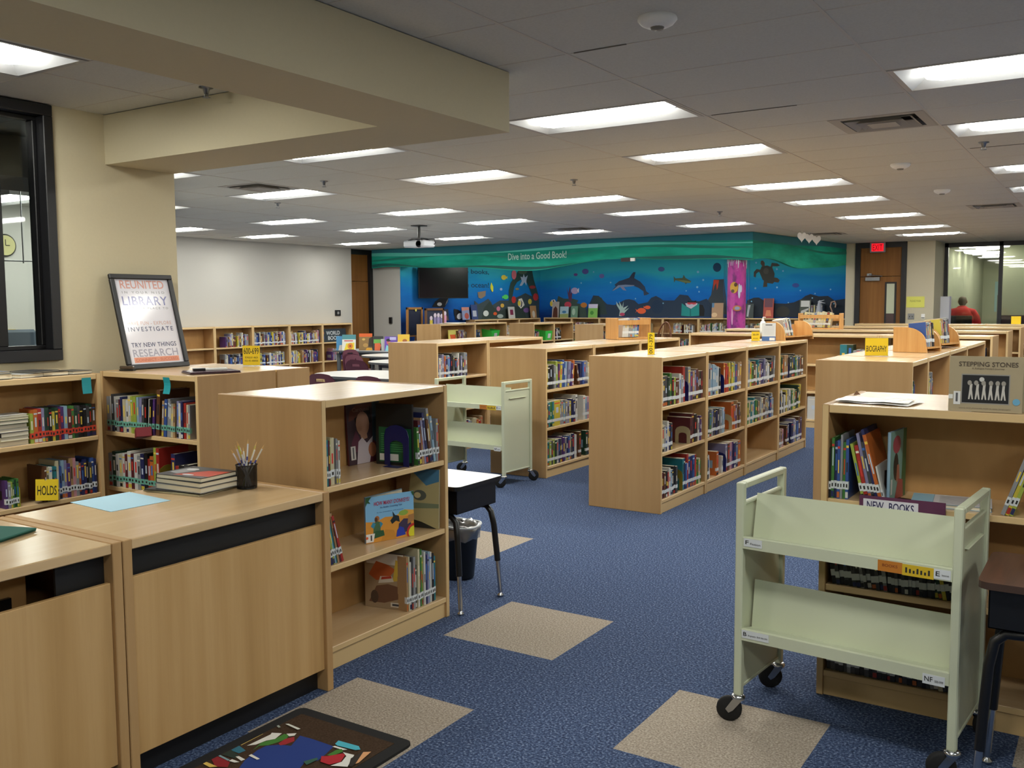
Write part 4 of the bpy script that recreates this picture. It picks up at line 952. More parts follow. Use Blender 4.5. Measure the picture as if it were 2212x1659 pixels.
# ---------------------------------------------------------------- wooden book racks on the shelf tops
def rack(label, x, y, z, L, D, H, rz, flip=1):
    """sides curve down to the front; sloping floor"""
    t = thing('book_rack', label, 'book rack', (x, y, z + .0005), R(rz))
    prof = [(0, 0), (D, 0)] + [(D - .012 - (D * .62) * (1 - math.cos(a)), .075 + (H - .075) * math.sin(a)) for a in [R(10 * k) for k in range(10)]] + [(0, H)]
    M = Matrix(((0, 0, 1, 0), (-1, 0, 0, D), (0, 1, 0, 0), (0, 0, 0, 1)))
    for x0 in (0, L - .018): b = MB(); b.prism(prof, x0, x0 + .018, PINE, M); b.build('side_panel', t)
    b = MB(); b.box(.018, L - .018, D - .014, D, 0, H * .8, PINE); b.build('back_board', t)
    b = MB(); b.prism([(.0, .03), (D - .014, .015), (D - .014, .027), (.0, .045)], .018, L - .018, PINE, Matrix(((0, 0, 1, 0), (1, 0, 0, 0), (0, 1, 0, 0), (0, 0, 0, 1)))); b.build('floor_board', t)
    return t
RK = []
RK.append(rack('pine magazine rack holding manga at the far end of the central row', -3.0, 10.02, 1.19, .62, .23, .2, 77))
RK.append(rack('near pine book rack on the biography row', -1.275, 8.02, 1.19, .30, .27, .2, 78))
RK.append(rack('far pine book rack on the biography row', -1.28, 8.75, 1.19, .45, .27, .2, 78))
# open crate racks
def crate(label, x, y, z, L, D, H, rz):
    t = thing('book_crate', label, 'book crate', (x, y, z + .0005), R(rz))
    for x0 in (0, L - .02): b = MB(); b.box(x0, x0 + .02, 0, D, 0, H, PINE); b.build('end_panel', t, bevel=.004)
    b = MB(); b.box(.02, L - .02, 0, .015, H * .68, H * .9, PINE); b.box(.02, L - .02, D - .015, D, H * .5, H * .75, PINE); b.build('rail', t)
    b = MB(); b.box(.02, L - .02, 0, D, .0, .02, PINE); b.build('floor_board', t)
    return t
crate('pine book crate on the row behind the far trolley', -4.73, 9.5, 1.19, .46, .24, .24, 60)
crate('pine crate of pale paperbacks on the second cross row', -4.13, 14.45, 1.19, .62, .26, .24, 3)

# ---------------------------------------------------------------- counter and shelf-top things
t = thing('blue_paper', 'sheet of pale blue paper lying on the counter', 'paper', (-3.255, 2.215, .8335), R(-4))
b = MB(); b.box(-.145, .145, -.125, .125, 0, .0012, mat('#a9cfe0', .75)); b.build('sheet', t)
t = thing('green_cloth', 'folded dark green cloth at the left edge of the counter', 'cloth', (-3.14, 1.66, .8335), R(20))
b = MB(); b.box(-.11, .1, -.12, .08, 0, .007, mat('#1f5a4e', .9)); b.build('lower_fold', t, bevel=.003)
b = MB(); b.box(-.08, .11, -.1, .07, .0075, .014, mat('#1f5a4e', .9)); b.build('upper_fold', t, bevel=.003)
t = thing('pencil_cup', 'black wire mesh pencil cup on the counter', 'cup', (-3.045, 2.665, .8337))
MESHB = clear('wire_mesh', '#7c7c80', .12, .4)
b = MB(); b.lathe([(.041, .002), (.043, .098)], MESHB, 24); b.build('mesh_wall', t)
b = MB(); b.lathe([(0, 0), (.041, 0), (.042, .004), (0, .006)], BLACK_P, 24); b.tube([(.0435 * math.cos(a), .0435 * math.sin(a), .098) for a in [2 * PI * i / 24 for i in range(24)]], .0028, BLACK_P, 6, True)
for k in range(12):
    a = R(30 * k); b.tube([(.0422 * math.cos(a), .0422 * math.sin(a), .004), (.0435 * math.cos(a), .0435 * math.sin(a), .098)], .0006, BLACK_P, 4, caps=False)
b.build('rim_and_wires', t)
PCOL = ['white and purple', 'white', 'lime', 'white and blue', 'pale', 'cream', 'white and gold', 'silver white', 'white with blue stripe', 'long white and blue']
for k in range(10):
    a = R(36 * k + 10); r0, r1 = .018, .03 + .012 * ((k * 7) % 3)
    if k == 9: a = R(55); r1 = .075
    if k == 0: a = R(-125); r1 = .06
    h_ = .165 + .012 * ((k * 5) % 4)
    p0 = Vector((-r0 * math.cos(a), -r0 * math.sin(a), .009)); p1 = Vector((r1 * math.cos(a), r1 * math.sin(a), h_))
    pen = thing('pencil', '%s pencil standing in the mesh cup, %s' % (PCOL[k], ('leaning far left', 'back left', 'at the centre', 'front left', 'back', 'front', 'right', 'back right', 'front right', 'leaning far right')[k]), 'pencil', Vector((-3.045, 2.665, .8337)), 0, 'pencils in the mesh cup')
    d_ = p1 - p0; q = lambda f: p0 + d_ * f
    b = MB(); b.tube([q(0), q(.9)], .0035, mat(('#d8d5dc', '#e6e3da', '#b5b94a', '#d5d9e0', '#dad8cc')[k % 5], .4), 6); b.build('shaft', pen)
    b = MB(); b.tube([q(.55), q(.63)], .0037, mat('#4a4f9a', .4), 6); b.build('stripe', pen)
    b = MB(); b.tube([q(.9), q(1)], [.0035, .0006], mat('#cfa76a', .6), 6); b.build('tip', pen)
# folder and pens on the poster bookcase
t = thing('folder', 'dark purple plastic folder on the poster bookcase top', 'folder', (-4.63, 3.80, 1.1895), R(65))
b = MB(); b.box(-.15, .15, -.11, .11, 0, .008, mat('#3a2730', .3)); b.build('lower_cover', t, bevel=.002)
b = MB(); b.box(-.145, .15, -.105, .11, .009, .013, mat('#4a3540', .25)); b.build('upper_cover', t, bevel=.0015)
t = thing('marker_box', 'black and white marker box lying on the purple folder', 'box', (-4.65, 3.81, 1.203), R(58))
b = MB(); b.box(-.1, -.03, -.03, .03, 0, .014, BLACK_P); b.build('black_end', t, bevel=.002)
b = MB(); b.box(-.03, .1, -.03, .03, 0, .013, mat('#d6d6d0', .4)); b.build('white_sleeve', t, bevel=.002)
t = thing('stapler', 'small dark stapler on the corner of the poster bookcase', 'stapler', (-5.25, 3.66, 1.1895), R(20))
b = MB(); b.box(-.05, .05, -.014, .014, 0, .008, BLACK_P); b.build('base', t); b = MB(); b.box(-.05, .045, -.012, .012, .010, .03, mat('#4a3d30', .4)); b.build('arm', t, bevel=.004)
for k, (x, y, z, rz, lab) in enumerate(((-5.191, 3.335, 1.045, 90, 'hanging from the top edge of the wall bookcase'), (-4.72, 3.548, 1.05, 0, 'hanging from the top edge of the poster bookcase'))):
    t = thing('teal_tape', 'strip of teal tape ' + lab, 'tape', (x, y, z), R(rz))
    b = MB(); n = 6; vs = []
    for i in range(n + 1):
        f = i / n; yy = -.004 - .03 * max(0, f - .35) ** 1.5 * (1.6 if k else .5)
        vs += [(-.03 + .03 * k * f, yy, .125 - .095 * f), (.03 + .03 * k * f, yy, .125 - .095 * f)]
    fs = [(2 * i, 2 * i + 2, 2 * i + 3, 2 * i + 1) for i in range(n)]; m_ = len(vs)
    b.add(vs + [(u, v - .001, w) for u, v, w in vs], fs + [tuple(m_ + j for j in f[::-1]) for f in fs], mat('#128a92', .6)); b.build('tape', t)
# paper on the near right bookcase, sign below
t = thing('loose_papers', 'creased white sheets lying on the near right bookcase top', 'paper', (-.80, 3.98, 1.189), R(-8))
for k, (x, y, a, c_) in enumerate(((0, 0, 0, '#dcdad2'), (-.03, .03, 9, '#e8e6de'))):
    b = MB(); n = 6; M = Matrix.Translation((x, y, .0015 + .004 * k)) @ Matrix.Rotation(R(a), 4, 'Z')
    vs = [(-.14 + .28 * i / n, -.1 + .2 * j / n, .002 * math.sin(i * 1.9 + j) + .002) for j in range(n + 1) for i in range(n + 1)]
    b.add(vs, [(j * 7 + i, j * 7 + i + 1, j * 7 + 8 + i, j * 7 + 7 + i) for j in range(n) for i in range(n)], mat(c_, .35, coat=.4), M); b.build('sheet', t)
t = thing('paper_scrap', 'brown cardboard scrap on the corner of the near right bookcase', 'scrap', (-.955, 4.25, 1.1905), R(30))
b = MB(); b.prism([(-.012, 0), (.018, 0), (.0, .018)], -.001, .001, mat('#8a6a55', .7), frame((0, 0, 0), (1, 0, 0))); b.build('flap', t)
t = thing('shelf_sign', 'purple NEW BOOKS sign hanging from the near right bookcase shelf', 'sign', (-.675, 3.792, .776), 0)
b = MB(); b.box(-.155, .155, -.004, 0, -.06, .066, mat('#5a2a4a', .6)); b.build('purple_card', t)
b = MB(); b.box(-.14, .06, -.0055, -.004, -.05, .054, mat('#d6d4dc', .5)); text_into(b, 'NEW', mat('#232050'), frame((-.095, -.0056, .03), (1, 0, 0)), .062, .032); text_into(b, 'BOOKS', mat('#232050'), frame((.0, -.0056, .03), (1, 0, 0)), .09, .032)
text_into(b, 'ON THIS SHELF', mat('#232050'), frame((-.04, -.0056, -.02), (1, 0, 0)), .17, .022); b.build('white_card', t)
# hand sanitiser
p = onY(1648, 700, 12.4)
t = thing('pump_bottle', 'white pump bottle on the first cross row', 'bottle', (p.x, 12.4, 1.1895))
b = MB(); b.lathe([(0, 0), (.038, 0), (.04, .01), (.04, .12), (.03, .15), (.014, .165), (.014, .18), (0, .18)], mat('#cfd4d6', .35), 18); b.build('bottle', t)
b = MB(); b.lathe([(.016, .165), (.017, .185), (.006, .188), (.006, .21), (0, .21)], WHITE, 12); b.tube([(0, 0, .212), (.035, 0, .208)], .006, WHITE, 6); b.build('pump', t)
t = thing('paper_stack', 'stack of white papers on the bookcase before the easels', 'papers', (-12.0, 16.3, 1.1895), R(12))
for k in range(3): b = MB(); b.box(-.25 + .03 * k, .2 + .02 * k, -.18, .2, .006 * k, .006 * k + .005, PAPER, Matrix.Rotation(R(9 * k), 4, 'Z')); b.build('sheets', t)
# small sculptures on the far mural shelf
p = onY(1770, 665, 21.8); t = thing('bird_figure', 'grey paper bird figure standing on the far mural shelf', 'figurine', (p.x, 21.82, 1.2355))
b = MB(); b.lathe([(0, 0), (.07, 0), (.09, .12), (.07, .25), (.04, .34), (.045, .38), (0, .41)], mat('#b9bcc4', .7), 14); b.build('body', t)
b = MB(); b.tube([(0, -.03, .36), (.14, -.06, .34)], [.02, .004], mat('#d0d2d6', .7), 6); b.tube([(0, -.03, .38), (.12, -.08, .41)], [.016, .004], mat('#d0d2d6', .7), 6); b.build('beak', t)
p = onY(1795, 672, 21.8); t = thing('bent_tube', 'pale curved pipe cleaner loop on the far mural shelf', 'ornament', (p.x, 21.82, 1.2355))
b = MB(); b.tube([(.02, 0, 0), (.02, 0, .16), (-.02, 0, .26), (.0, 0, .36), (.07, 0, .38), (.1, 0, .31), (.09, 0, .24)], .017, mat('#c9a58c', .7), 8); b.build('loop', t)
# ---------------------------------------------------------------- rug
t = thing('floor_mat', 'dark bordered mat with a blue reading scene beside the counter', 'rug', (0, 0, 0))
def rr(x0, x1, y0, y1, r):
    return [(cx + r * math.cos(R(a)), cy + r * math.sin(R(a))) for cx, cy, a0 in ((x1 - r, y1 - r, 0), (x0 + r, y1 - r, 90), (x0 + r, y0 + r, 180), (x1 - r, y0 + r, 270)) for a in (a0, a0 + 30, a0 + 60, a0 + 90)]
b = MB(); b.prism(rr(-2.66, -2.095, 1.62, 2.572, .03), .001, .011, mat('#111113', .95)); b.build('border', t)
b = MB(); b.box(-2.61, -2.145, 1.67, 2.522, .0105, .0125, noisy('brown_pile', [(.35, '#3b2d22'), (.65, '#4a3a2d')], (1, 1, 1), 140, 3, .95, .1)); b.build('field', t)
rug_art = [('#16357f', [(1180, 610), (1290, 640), (1480, 705), (1400, 780), (1340, 830), (1220, 850), (1180, 897), (640, 897), (690, 830), (800, 740), (880, 700), (1000, 690), (1100, 700)]), ('#3d7a2a', [(760, 740), (840, 670), (960, 640), (1040, 595), (1085, 605), (1060, 640), (980, 670), (900, 695), (820, 700)]), ('#dcdcd6', [(710, 700), (920, 600), (930, 585), (1020, 590), (960, 640), (880, 655), (790, 690)]), ('#9a1f26', [(990, 680), (1050, 640), (1130, 622), (1130, 660), (1050, 690), (1005, 697)]), ('#dcdcd6', [(1060, 595), (1150, 590), (1130, 612), (1085, 618)]),
    ('#3f8f9a', [(610, 690), (860, 560), (900, 548), (880, 570), (640, 700)]), ('#d9c06a', [(640, 690), (840, 590), (850, 600), (660, 698)]), ('#2a6a80', [(545, 700), (610, 690), (700, 745), (640, 770), (560, 740)]), ('#203026', [(430, 760), (520, 720), (640, 790), (600, 815)]), ('#dcdcd6', [(610, 800), (640, 795), (695, 825), (660, 838)]), ('#dcdcd6', [(725, 790), (750, 778), (825, 820), (800, 828)]), ('#8a1520', [(330, 800), (390, 775), (560, 850), (540, 895), (430, 890)]), ('#7f9aa5', [(390, 770), (420, 766), (560, 830), (540, 838)]), ('#d9b85a', [(260, 840), (300, 828), (450, 890), (380, 896)]), ('#dcdcd6', [(550, 840), (580, 825), (645, 850), (600, 855)]),
    ('#49b0c4', [(1490, 690), (1520, 660), (1700, 710), (1715, 740), (1670, 745), (1510, 705)]), ('#dcdcd6', [(1465, 715), (1490, 708), (1600, 740), (1560, 745)]), ('#3d7a2a', [(1420, 790), (1500, 745), (1550, 735), (1560, 760), (1460, 800)]), ('#b0202c', [(1370, 800), (1420, 800), (1560, 775), (1580, 790), (1540, 850), (1440, 875), (1360, 850)]), ('#dcdcd6', [(1560, 765), (1660, 790), (1600, 895), (1450, 885), (1550, 850), (1590, 800)]), ('#2a2420', [(1630, 820), (1740, 760), (1780, 770), (1640, 895), (1610, 890)]), ('#d9a070', [(1740, 765), (1810, 762), (1700, 860), (1670, 870)]), ('#2f5a4a', [(1210, 850), (1330, 815), (1340, 830), (1240, 880)]), ('#9aa59c', [(930, 520), (960, 516), (1010, 545), (990, 550)]), ('#cfd2ca', [(1050, 517), (1080, 515), (1185, 560), (1160, 568)])]
b = MB()
for i, (h_, pts) in enumerate(rug_art):
    w = [onZ(360 + x / 4.096, 1440 + y / 4.096, .013) for x, y in pts]
    w = [(max(-2.605, min(-2.15, v.x)), v.y) for v in w]
    b.poly(w, mat(h_, .95), None, .0128 + .0002 * i)
b.build('woven_picture', t)

# ---------------------------------------------------------------- seated person beyond the glass
t = thing('person', 'seated person in a red shirt seen from behind through the far glass', 'person', (-2.93, 22.75, 0))
SKIN = mat('#b58468', .6, name='skin')
sk = bpy.data.meshes.new('body')
J = [((0, 0, .60), .15, .12), ((0, .0, .8), .17, .13), ((0, -.02, 1.1), .2, .13), ((0, 0, 1.33), .2, .12), ((0, .02, 1.45), .06, .06), ((0, .05, 1.50), .05, .055), ((0, .07, 1.56), .072, .08), ((0, .07, 1.62), .072, .08), ((0, .06, 1.66), .045, .05),
     ((.18, .02, 1.34), .085, .085), ((.29, .08, 1.08), .07, .07), ((.2, .34, .86), .05, .05), ((.14, .46, .84), .035, .025), ((-.18, .02, 1.34), .085, .085), ((-.29, .08, 1.08), .07, .07), ((-.2, .34, .86), .05, .05), ((-.14, .46, .84), .035, .025),
     ((.11, .14, .58), .09, .09), ((.13, .5, .56), .08, .08), ((.13, .52, .1), .05, .05), ((.13, .64, .05), .04, .03), ((-.11, .14, .58), .09, .09), ((-.13, .5, .56), .08, .08), ((-.13, .52, .1), .05, .05), ((-.13, .64, .05), .04, .03)]
E_ = [(0, 1), (1, 2), (2, 3), (3, 4), (4, 5), (5, 6), (6, 7), (7, 8), (3, 9), (9, 10), (10, 11), (11, 12), (3, 13), (13, 14), (14, 15), (15, 16), (0, 17), (17, 18), (18, 19), (19, 20), (0, 21), (21, 22), (22, 23), (23, 24)]
sk.from_pydata([j[0] for j in J], E_, []); sk.materials.append(SKIN)
bo = link('body', sk, t)
md = bo.modifiers.new('skin', 'SKIN'); md.use_smooth_shade = True
for v, j in zip(sk.skin_vertices[0].data, J): v.radius = j[1:]
sk.skin_vertices[0].data[0].use_root = True
ms = bo.modifiers.new('sub', 'SUBSURF'); ms.levels = 2; ms.render_levels = 2
SHIRT = mat('#d4262b', .8, name='red_shirt')
def ring_loft(b, rings, m, n=20, p=2.4):
    vs = []
    for cx, cy, z, rx, ry in rings:
        for j in range(n):
            a = 2 * PI * j / n; c_, s_ = math.cos(a), math.sin(a)
            vs.append((cx + rx * math.copysign(abs(c_) ** (2 / p), c_), cy + ry * math.copysign(abs(s_) ** (2 / p), s_), z))
    b.add(vs, [(k * n + j, k * n + (j + 1) % n, (k + 1) * n + (j + 1) % n, (k + 1) * n + j) for k in range(len(rings) - 1) for j in range(n)], m, None, True)
b = MB(); ring_loft(b, [(0, 0, .80, .23, .17), (0, 0, .98, .235, .17), (0, -.01, 1.16, .25, .165), (0, -.01, 1.3, .245, .155), (0, 0, 1.40, .2, .13), (0, .015, 1.46, .12, .095), (0, .03, 1.50, .075, .075)], SHIRT)
for s in (-1, 1): b.tube([(s * .11, 0, 1.38), (s * .2, .01, 1.35), (s * .262, .03, 1.25), (s * .295, .07, 1.10), (s * .29, .09, 1.04)], [.08, .10, .095, .088, .09], SHIRT, 14)
b.build('red_shirt', t)
b = MB(); ring_loft(b, [(0, .06, 1.505, .05, .05), (0, .05, 1.54, .078, .085), (0, .055, 1.61, .086, .096), (0, .06, 1.665, .078, .086), (0, .065, 1.695, .05, .055), (0, .065, 1.705, .01, .01)], mat('#6a5d50', .8), 18, 2.); b.build('short_hair', t)
for s in (-1, 1): b = MB(); b.lathe([(0, -.012), (.022, -.008), (.026, 0), (.02, .008), (0, .01)], SKIN, 12, Matrix.Translation((s * .085, .08, 1.59)) @ Matrix.Rotation(R(90), 4, 'Y'), 1.3, .8); b.build('ear', t)
b = MB(); b.lathe([(0, 0), (.018, .004), (.012, .03), (0, .04)], SKIN, 10, Matrix.Translation((0, .145, 1.59)) @ Matrix.Rotation(R(-90), 4, 'X')); b.build('nose', t)
b = MB(); ring_loft(b, [(0, .04, .47, .2, .15), (0, .03, .6, .215, .17), (0, .01, .82, .22, .165)], mat('#16161a', .8)); b.build('dark_trousers', t)
t = thing('office_chair', 'black backed chair under the person in the red shirt', 'chair', (-2.93, 22.72, 0))
b = MB(); b.box(-.24, .24, -.25, -.20, .62, 1.29, mat('#121214', .8)); b.build('backrest', t, bevel=.02)
b = MB(); b.box(-.24, .24, -.2, .28, .40, .46, mat('#121214', .8)); b.build('seat', t, bevel=.02)
b = MB(); b.box(-.03, .03, -.23, -.19, .43, .65, BLACK_P); b.tube([(0, 0, .05), (0, 0, .40)], .03, CHROME)
for k in range(5): b.tube([(0, 0, .09), (.3 * math.cos(1.257 * k), .3 * math.sin(1.257 * k), .04)], .02, BLACK_P)
b.build('base', t)
t = thing('reception_desk', 'dark desk front beyond the glass, before the seated person', 'desk', (-2.72, 23.55, 0))
b = MB(); b.box(-.6, .38, -.35, .3, .72, .76, mat('#2a333c', .5)); b.build('desk_top', t); b = MB(); b.box(-.57, .35, .2, .24, 0, .72, mat('#2a333c', .6)); b.box(-.57, -.53, -.3, .2, 0, .72, mat('#2a333c', .6)); b.box(.31, .35, -.3, .2, 0, .72, mat('#2a333c', .6)); b.build('desk_panels', t)
# ---------------------------------------------------------------- books
COLR = dict(k=('black', '#1b1b1f'), x=('charcoal', '#45464a'), s=('grey', '#94979b'), w=('white', '#d9d9d4'), e=('cream', '#d3c9a0'), n=('navy', '#222a66'), b=('blue', '#2e55a8'), l=('light blue', '#8db3cf'),
            t=('teal', '#1f8894'), d=('dark green', '#1f4632'), g=('green', '#438a38'), m=('lime green', '#a9bd3e'), y=('yellow', '#dcc934'), o=('orange', '#d9681f'), r=('red', '#c02a20'), c=('maroon', '#64222a'),
            p=('purple', '#54307a'), v=('lavender', '#8b88b4'), i=('pink', '#cf8f9c'), a=('tan', '#bd9260'), u=('brown', '#6a4026'))
def muted(h_):
    c = [int(h_[i:i + 2], 16) for i in (1, 3, 5)]; g_ = sum(c) / 3
    return '#%02x%02x%02x' % tuple(int((x * .84 + g_ * .16) * .9) for x in c)
BM = {k: mat(muted(v[1]), .42, 0, .5, 'cover_' + v[0].replace(' ', '_')) for k, v in COLR.items()}
TITLE = [mat(h_, .5, name='spine_title') for h_ in ('#d9d4c4', '#e0c04a', '#23232a', '#b8c4d4', '#c9382c', '#3a6ab0')]
def book_mesh(ck, t, h, d, detail, band=True, seed=0, bandm=None):
    r_ = random.Random(seed); m = BM[ck]; b = MB(); bt = min(.0028, t * .22)
    out = {}
    if detail:
        b.box(0, bt, .0, d, 0, h, m); b.box(t - bt, t, .0, d, 0, h, m); b.box(bt, t - bt, 0, bt, 0, h, m)
    else:
        b.box(0, t, 0, d - .002, 0, h - .003, m)
        b.box(bt, t - bt, .003, d, .003, h - .001, PAGES)
    # title lettering blocks on the spine
    tm = TITLE[r_.randrange(6)]
    if t > .009:
        z0 = h * r_.uniform(.42, .55); z1 = z0 + h * r_.uniform(.15, .34)
        b.box(t * .3, t * .7, -.0006, 0, z0, z1, tm)
        if r_.random() < .5: b.box(t * .08, t * .92, -.0005, 0, h * .86, h * .9, TITLE[r_.randrange(6)])
        if r_.random() < .35: b.box(t * .05, t * .95, -.0004, 0, h * .02, h * .12, BM[r_.choice('wkroyn')])
    if r_.random() < .6:      # printed block on the front cover
        b.add([(-.0005, d * .2, h * .3), (-.0005, d * .8, h * .3), (-.0005, d * .8, h * .62), (-.0005, d * .2, h * .62)], [(0, 3, 2, 1)], BM[r_.choice('seaukwlo')])
    lz = min(.055, h * .25)
    if band and not detail: b.box(-.0004, t + .0004, -.0012, .012, lz - .013, lz + .013, bandm or LABELW)
    out['cover'] = b.mesh('book_cover')
    if detail:
        b = MB(); b.box(bt + .0003, t - bt - .0003, bt, d - .004, .003, h - .003, PAGES); out['pages'] = b.mesh('book_pages')
        if band: b = MB(); b.box(-.0004, t + .0004, -.0014, .014, lz - .016, lz + .016, bandm or LABELW); b.box(t * .25, t * .75, -.0018, -.0014, lz - .008, lz + .006, INK); out['label'] = b.mesh('book_label')
    return out
NB_ = [0]
def book(M, ck, t, h, d, label, group, detail=1, band=True, cname=None, bandm=None):
    NB_[0] += 1
    ms = book_mesh(ck, t, h, d, detail, band, NB_[0], bandm)
    o = link('book', ms['cover']); o.matrix_world = M
    tag(o, label, 'book', group)
    if 'pages' in ms: link('pages', ms['pages'], o)
    if 'label' in ms: link('spine_label', ms['label'], o)
    return o
STUFF = MB()
def bookend(M, ck, label, style, sc=1.):
    t = thing('bookend', label, 'bookend'); t.matrix_world = M
    m = mat({'n': '#151d5e', 'o': '#7d6f25', 'e': '#a69a78', 'k': '#141416', 'm': '#a9ac3a'}[ck], .4, 0, .5, 'bookend_enamel')
    w, h_ = .13 * sc, (.17 if ck in 'no' else .14) * sc
    arch = [(w * .5 - w * .5 * math.cos(a), h_ - w * .3 + w * .3 * math.sin(a)) for a in [PI * k / 10 for k in range(11)]]
    ih = h_ * .62
    inner = [(w * .5 + w * .27 * math.cos(a), ih - w * .12 + w * .12 * math.sin(a)) for a in [PI * k / 8 for k in range(9)]]
    pts = [(0, 0)] + arch + [(w, 0), (w * .77, 0)] + inner + [(w * .23, 0)]
    # build the horseshoe as quads between outer and inner outlines
    b = MB(); F = Matrix(((0, 0, 1, 0), (1, 0, 0, .012), (0, 1, 0, 0), (0, 0, 0, 1)))
    outer = [(0, 0)] + arch + [(w, 0)]; inn = [(w * .23, 0)] + inner[::-1] + [(w * .77, 0)]
    n = 14
    def samp(P):
        L = [0]
        for a, c in zip(P, P[1:]): L.append(L[-1] + math.dist(a, c))
        res = []
        for k in range(n + 1):
            s = L[-1] * k / n
            for j in range(len(P) - 1):
                if s <= L[j + 1] + 1e-9:
                    f = (s - L[j]) / max(1e-9, L[j + 1] - L[j]); res.append((P[j][0] + (P[j + 1][0] - P[j][0]) * f, P[j][1] + (P[j + 1][1] - P[j][1]) * f)); break
        return res
    A_, B_ = samp(outer), samp(inn)
    for z in (0, .0016):
        vs = [(x, y, z) for x, y in A_] + [(x, y, z) for x, y in B_]
        b.add(vs, [((k, n + 1 + k, n + 2 + k, k + 1) if z else (k, k + 1, n + 2 + k, n + 1 + k)) for k in range(n)], m, F)
    for P in (A_, B_):
        vs = [(x, y, 0) for x, y in P] + [(x, y, .0016) for x, y in P]
        b.add(vs, [(k, k + 1, n + 2 + k, n + 1 + k) for k in range(n)], m, F)
    b.build('plate', t)
    b = MB(); b.box(-.05, 0, .012 + w * .2, .012 + w * .8, 0, .0014, m); b.build('foot', t)
SHN = {0: 'bottom', 1: 'middle', 2: 'top'}
def row(o, rz, shelf, place, spec, detail=0, stuff=False, inset=.018, d=.17, band=True, seed=1, leng=9., bandm=None, fit=0.):
    """spec: list of ('b', colours, hmin, hmax, tmin, tmax[, lean degrees[, lifted]]), ('g', gap), ('e', colour)"""
    r_ = random.Random(seed * 131 + int(shelf * 7)); x = 0.; n = 0
    base = Matrix.Translation(o) @ Matrix.Rotation(rz, 4, 'Z')
    tot = 0.; fx = 0.; pl = 0.
    for it in spec:
        if it[0] == 'g': fx += it[1]
        elif it[0] == 'e': fx += .006
        else:
            a = abs(R(it[6])) if len(it) > 6 else 0.
            tot += len(it[1]) * (it[4] + it[5]) / 2 / math.cos(a); fx += len(it[1]) * .0008 + it[3] * math.sin(a)
    sc = (fit - fx) / tot * .985 if fit and tot else 1.
    sn = SHN[shelf]; grp = 'books on the %s shelf of the %s' % (sn, place)
    for it in spec:
        if it[0] == 'g': x += it[1]; continue
        if it[0] == 'e':
            x += .002
            if place: bookend(base @ Matrix.Translation((x, .0, .0006)), it[1], '%s metal bookend after the %s book, %s shelf of %s' % ({'n': 'navy', 'o': 'olive', 'e': 'cream', 'k': 'black', 'm': 'lime'}[it[1]], ORD[max(n - 1, 0)] if n else 'shelf end before any', sn, place), 0)
            x += .004; continue
        _, cs, h0, h1, t0, t1 = it[:6]; ln = R(it[6]) if len(it) > 6 else 0.
        if ln < 0 and pl >= 0: x += h0 * math.sin(-ln)
        pl = ln
        for ck in cs:
            t = r_.uniform(t0, t1) * sc; h = r_.uniform(h0, h1); dd = min(.26, d * r_.uniform(.9, 1.12) * (1.25 if h > .26 else 1))
            if x + t > leng: return
            l2 = ln + (r_.uniform(-.012, .012) if ln else 0)
            M = base @ Matrix.Translation((x, inset + r_.uniform(-.004, .006), .0006 + (t * math.sin(l2) if l2 > 0 else 0))) @ Matrix.Rotation(l2, 4, 'Y')
            if stuff:
                ms = book_mesh(ck, t, h, dd, 0, band, n + seed * 50)['cover']
                STUFF.add([M @ v.co for v in ms.vertices], [tuple(p.vertices) for p in ms.polygons], [ms.materials[p.material_index] for p in ms.polygons])
                bpy.data.meshes.remove(ms)
            else:
                book(M, ck, t, h, dd, '%s book, %s from left, %s shelf of %s' % (COLR[ck][0], ORD[n], sn, place), grp, detail, band, None, bandm)
            n += 1; x += t / math.cos(l2) + .0008
        if ln > 0: x += h1 * math.sin(ln) * .98
ZT, ZM_, ZB = ZSH[2], ZSH[1], ZSH[0]
Q = PI / 2
# near bookcase beside the counter (front x=-2.832, bay y 2.893..3.785)
P = 'near bookcase beside the counter'; y0 = 2.924; xf = -2.832
row((xf, y0, ZT), Q, 2, P, [('b', 'ktcm', .19, .235, .008, .012), ('b', 'e', .205, .21, .022, .024), ('g', .012), ('b', 'sw', .19, .2, .009, .011)], 1, d=.19, seed=2)
row((xf, 3.555, ZT), Q, 2, 'near bookcase beside the navy bookend', [('b', 'gca', .18, .235, .008, .02, -3), ('b', 'vnxusl', .2, .295, .01, .017, -8), ('b', 'sr', .2, .225, .013, .016, 0)], 1, d=.19, seed=3)
bookend(Matrix.Translation((-2.84, 3.497, ZT + .0006)) @ Matrix.Rotation(Q, 4, 'Z'), 'n', 'big navy metal bookend on the near bookcase top shelf', 0, 1.18)
row((xf, y0, ZM_), Q, 1, P, [('b', 'n', .2, .2, .012, .013, -8), ('b', 'mltac', .20, .235, .008, .011, -12), ('b', 'r', .22, .225, .013, .014, -16)], 1, d=.19, seed=4)
row((xf, 3.47, ZB), Q, 0, P, [('b', 'ae', .265, .285, .008, .012), ('b', 'wxsxedgmwnvlwkt', .21, .30, .010, .017)], 1, d=.21, seed=5, leng=.29)
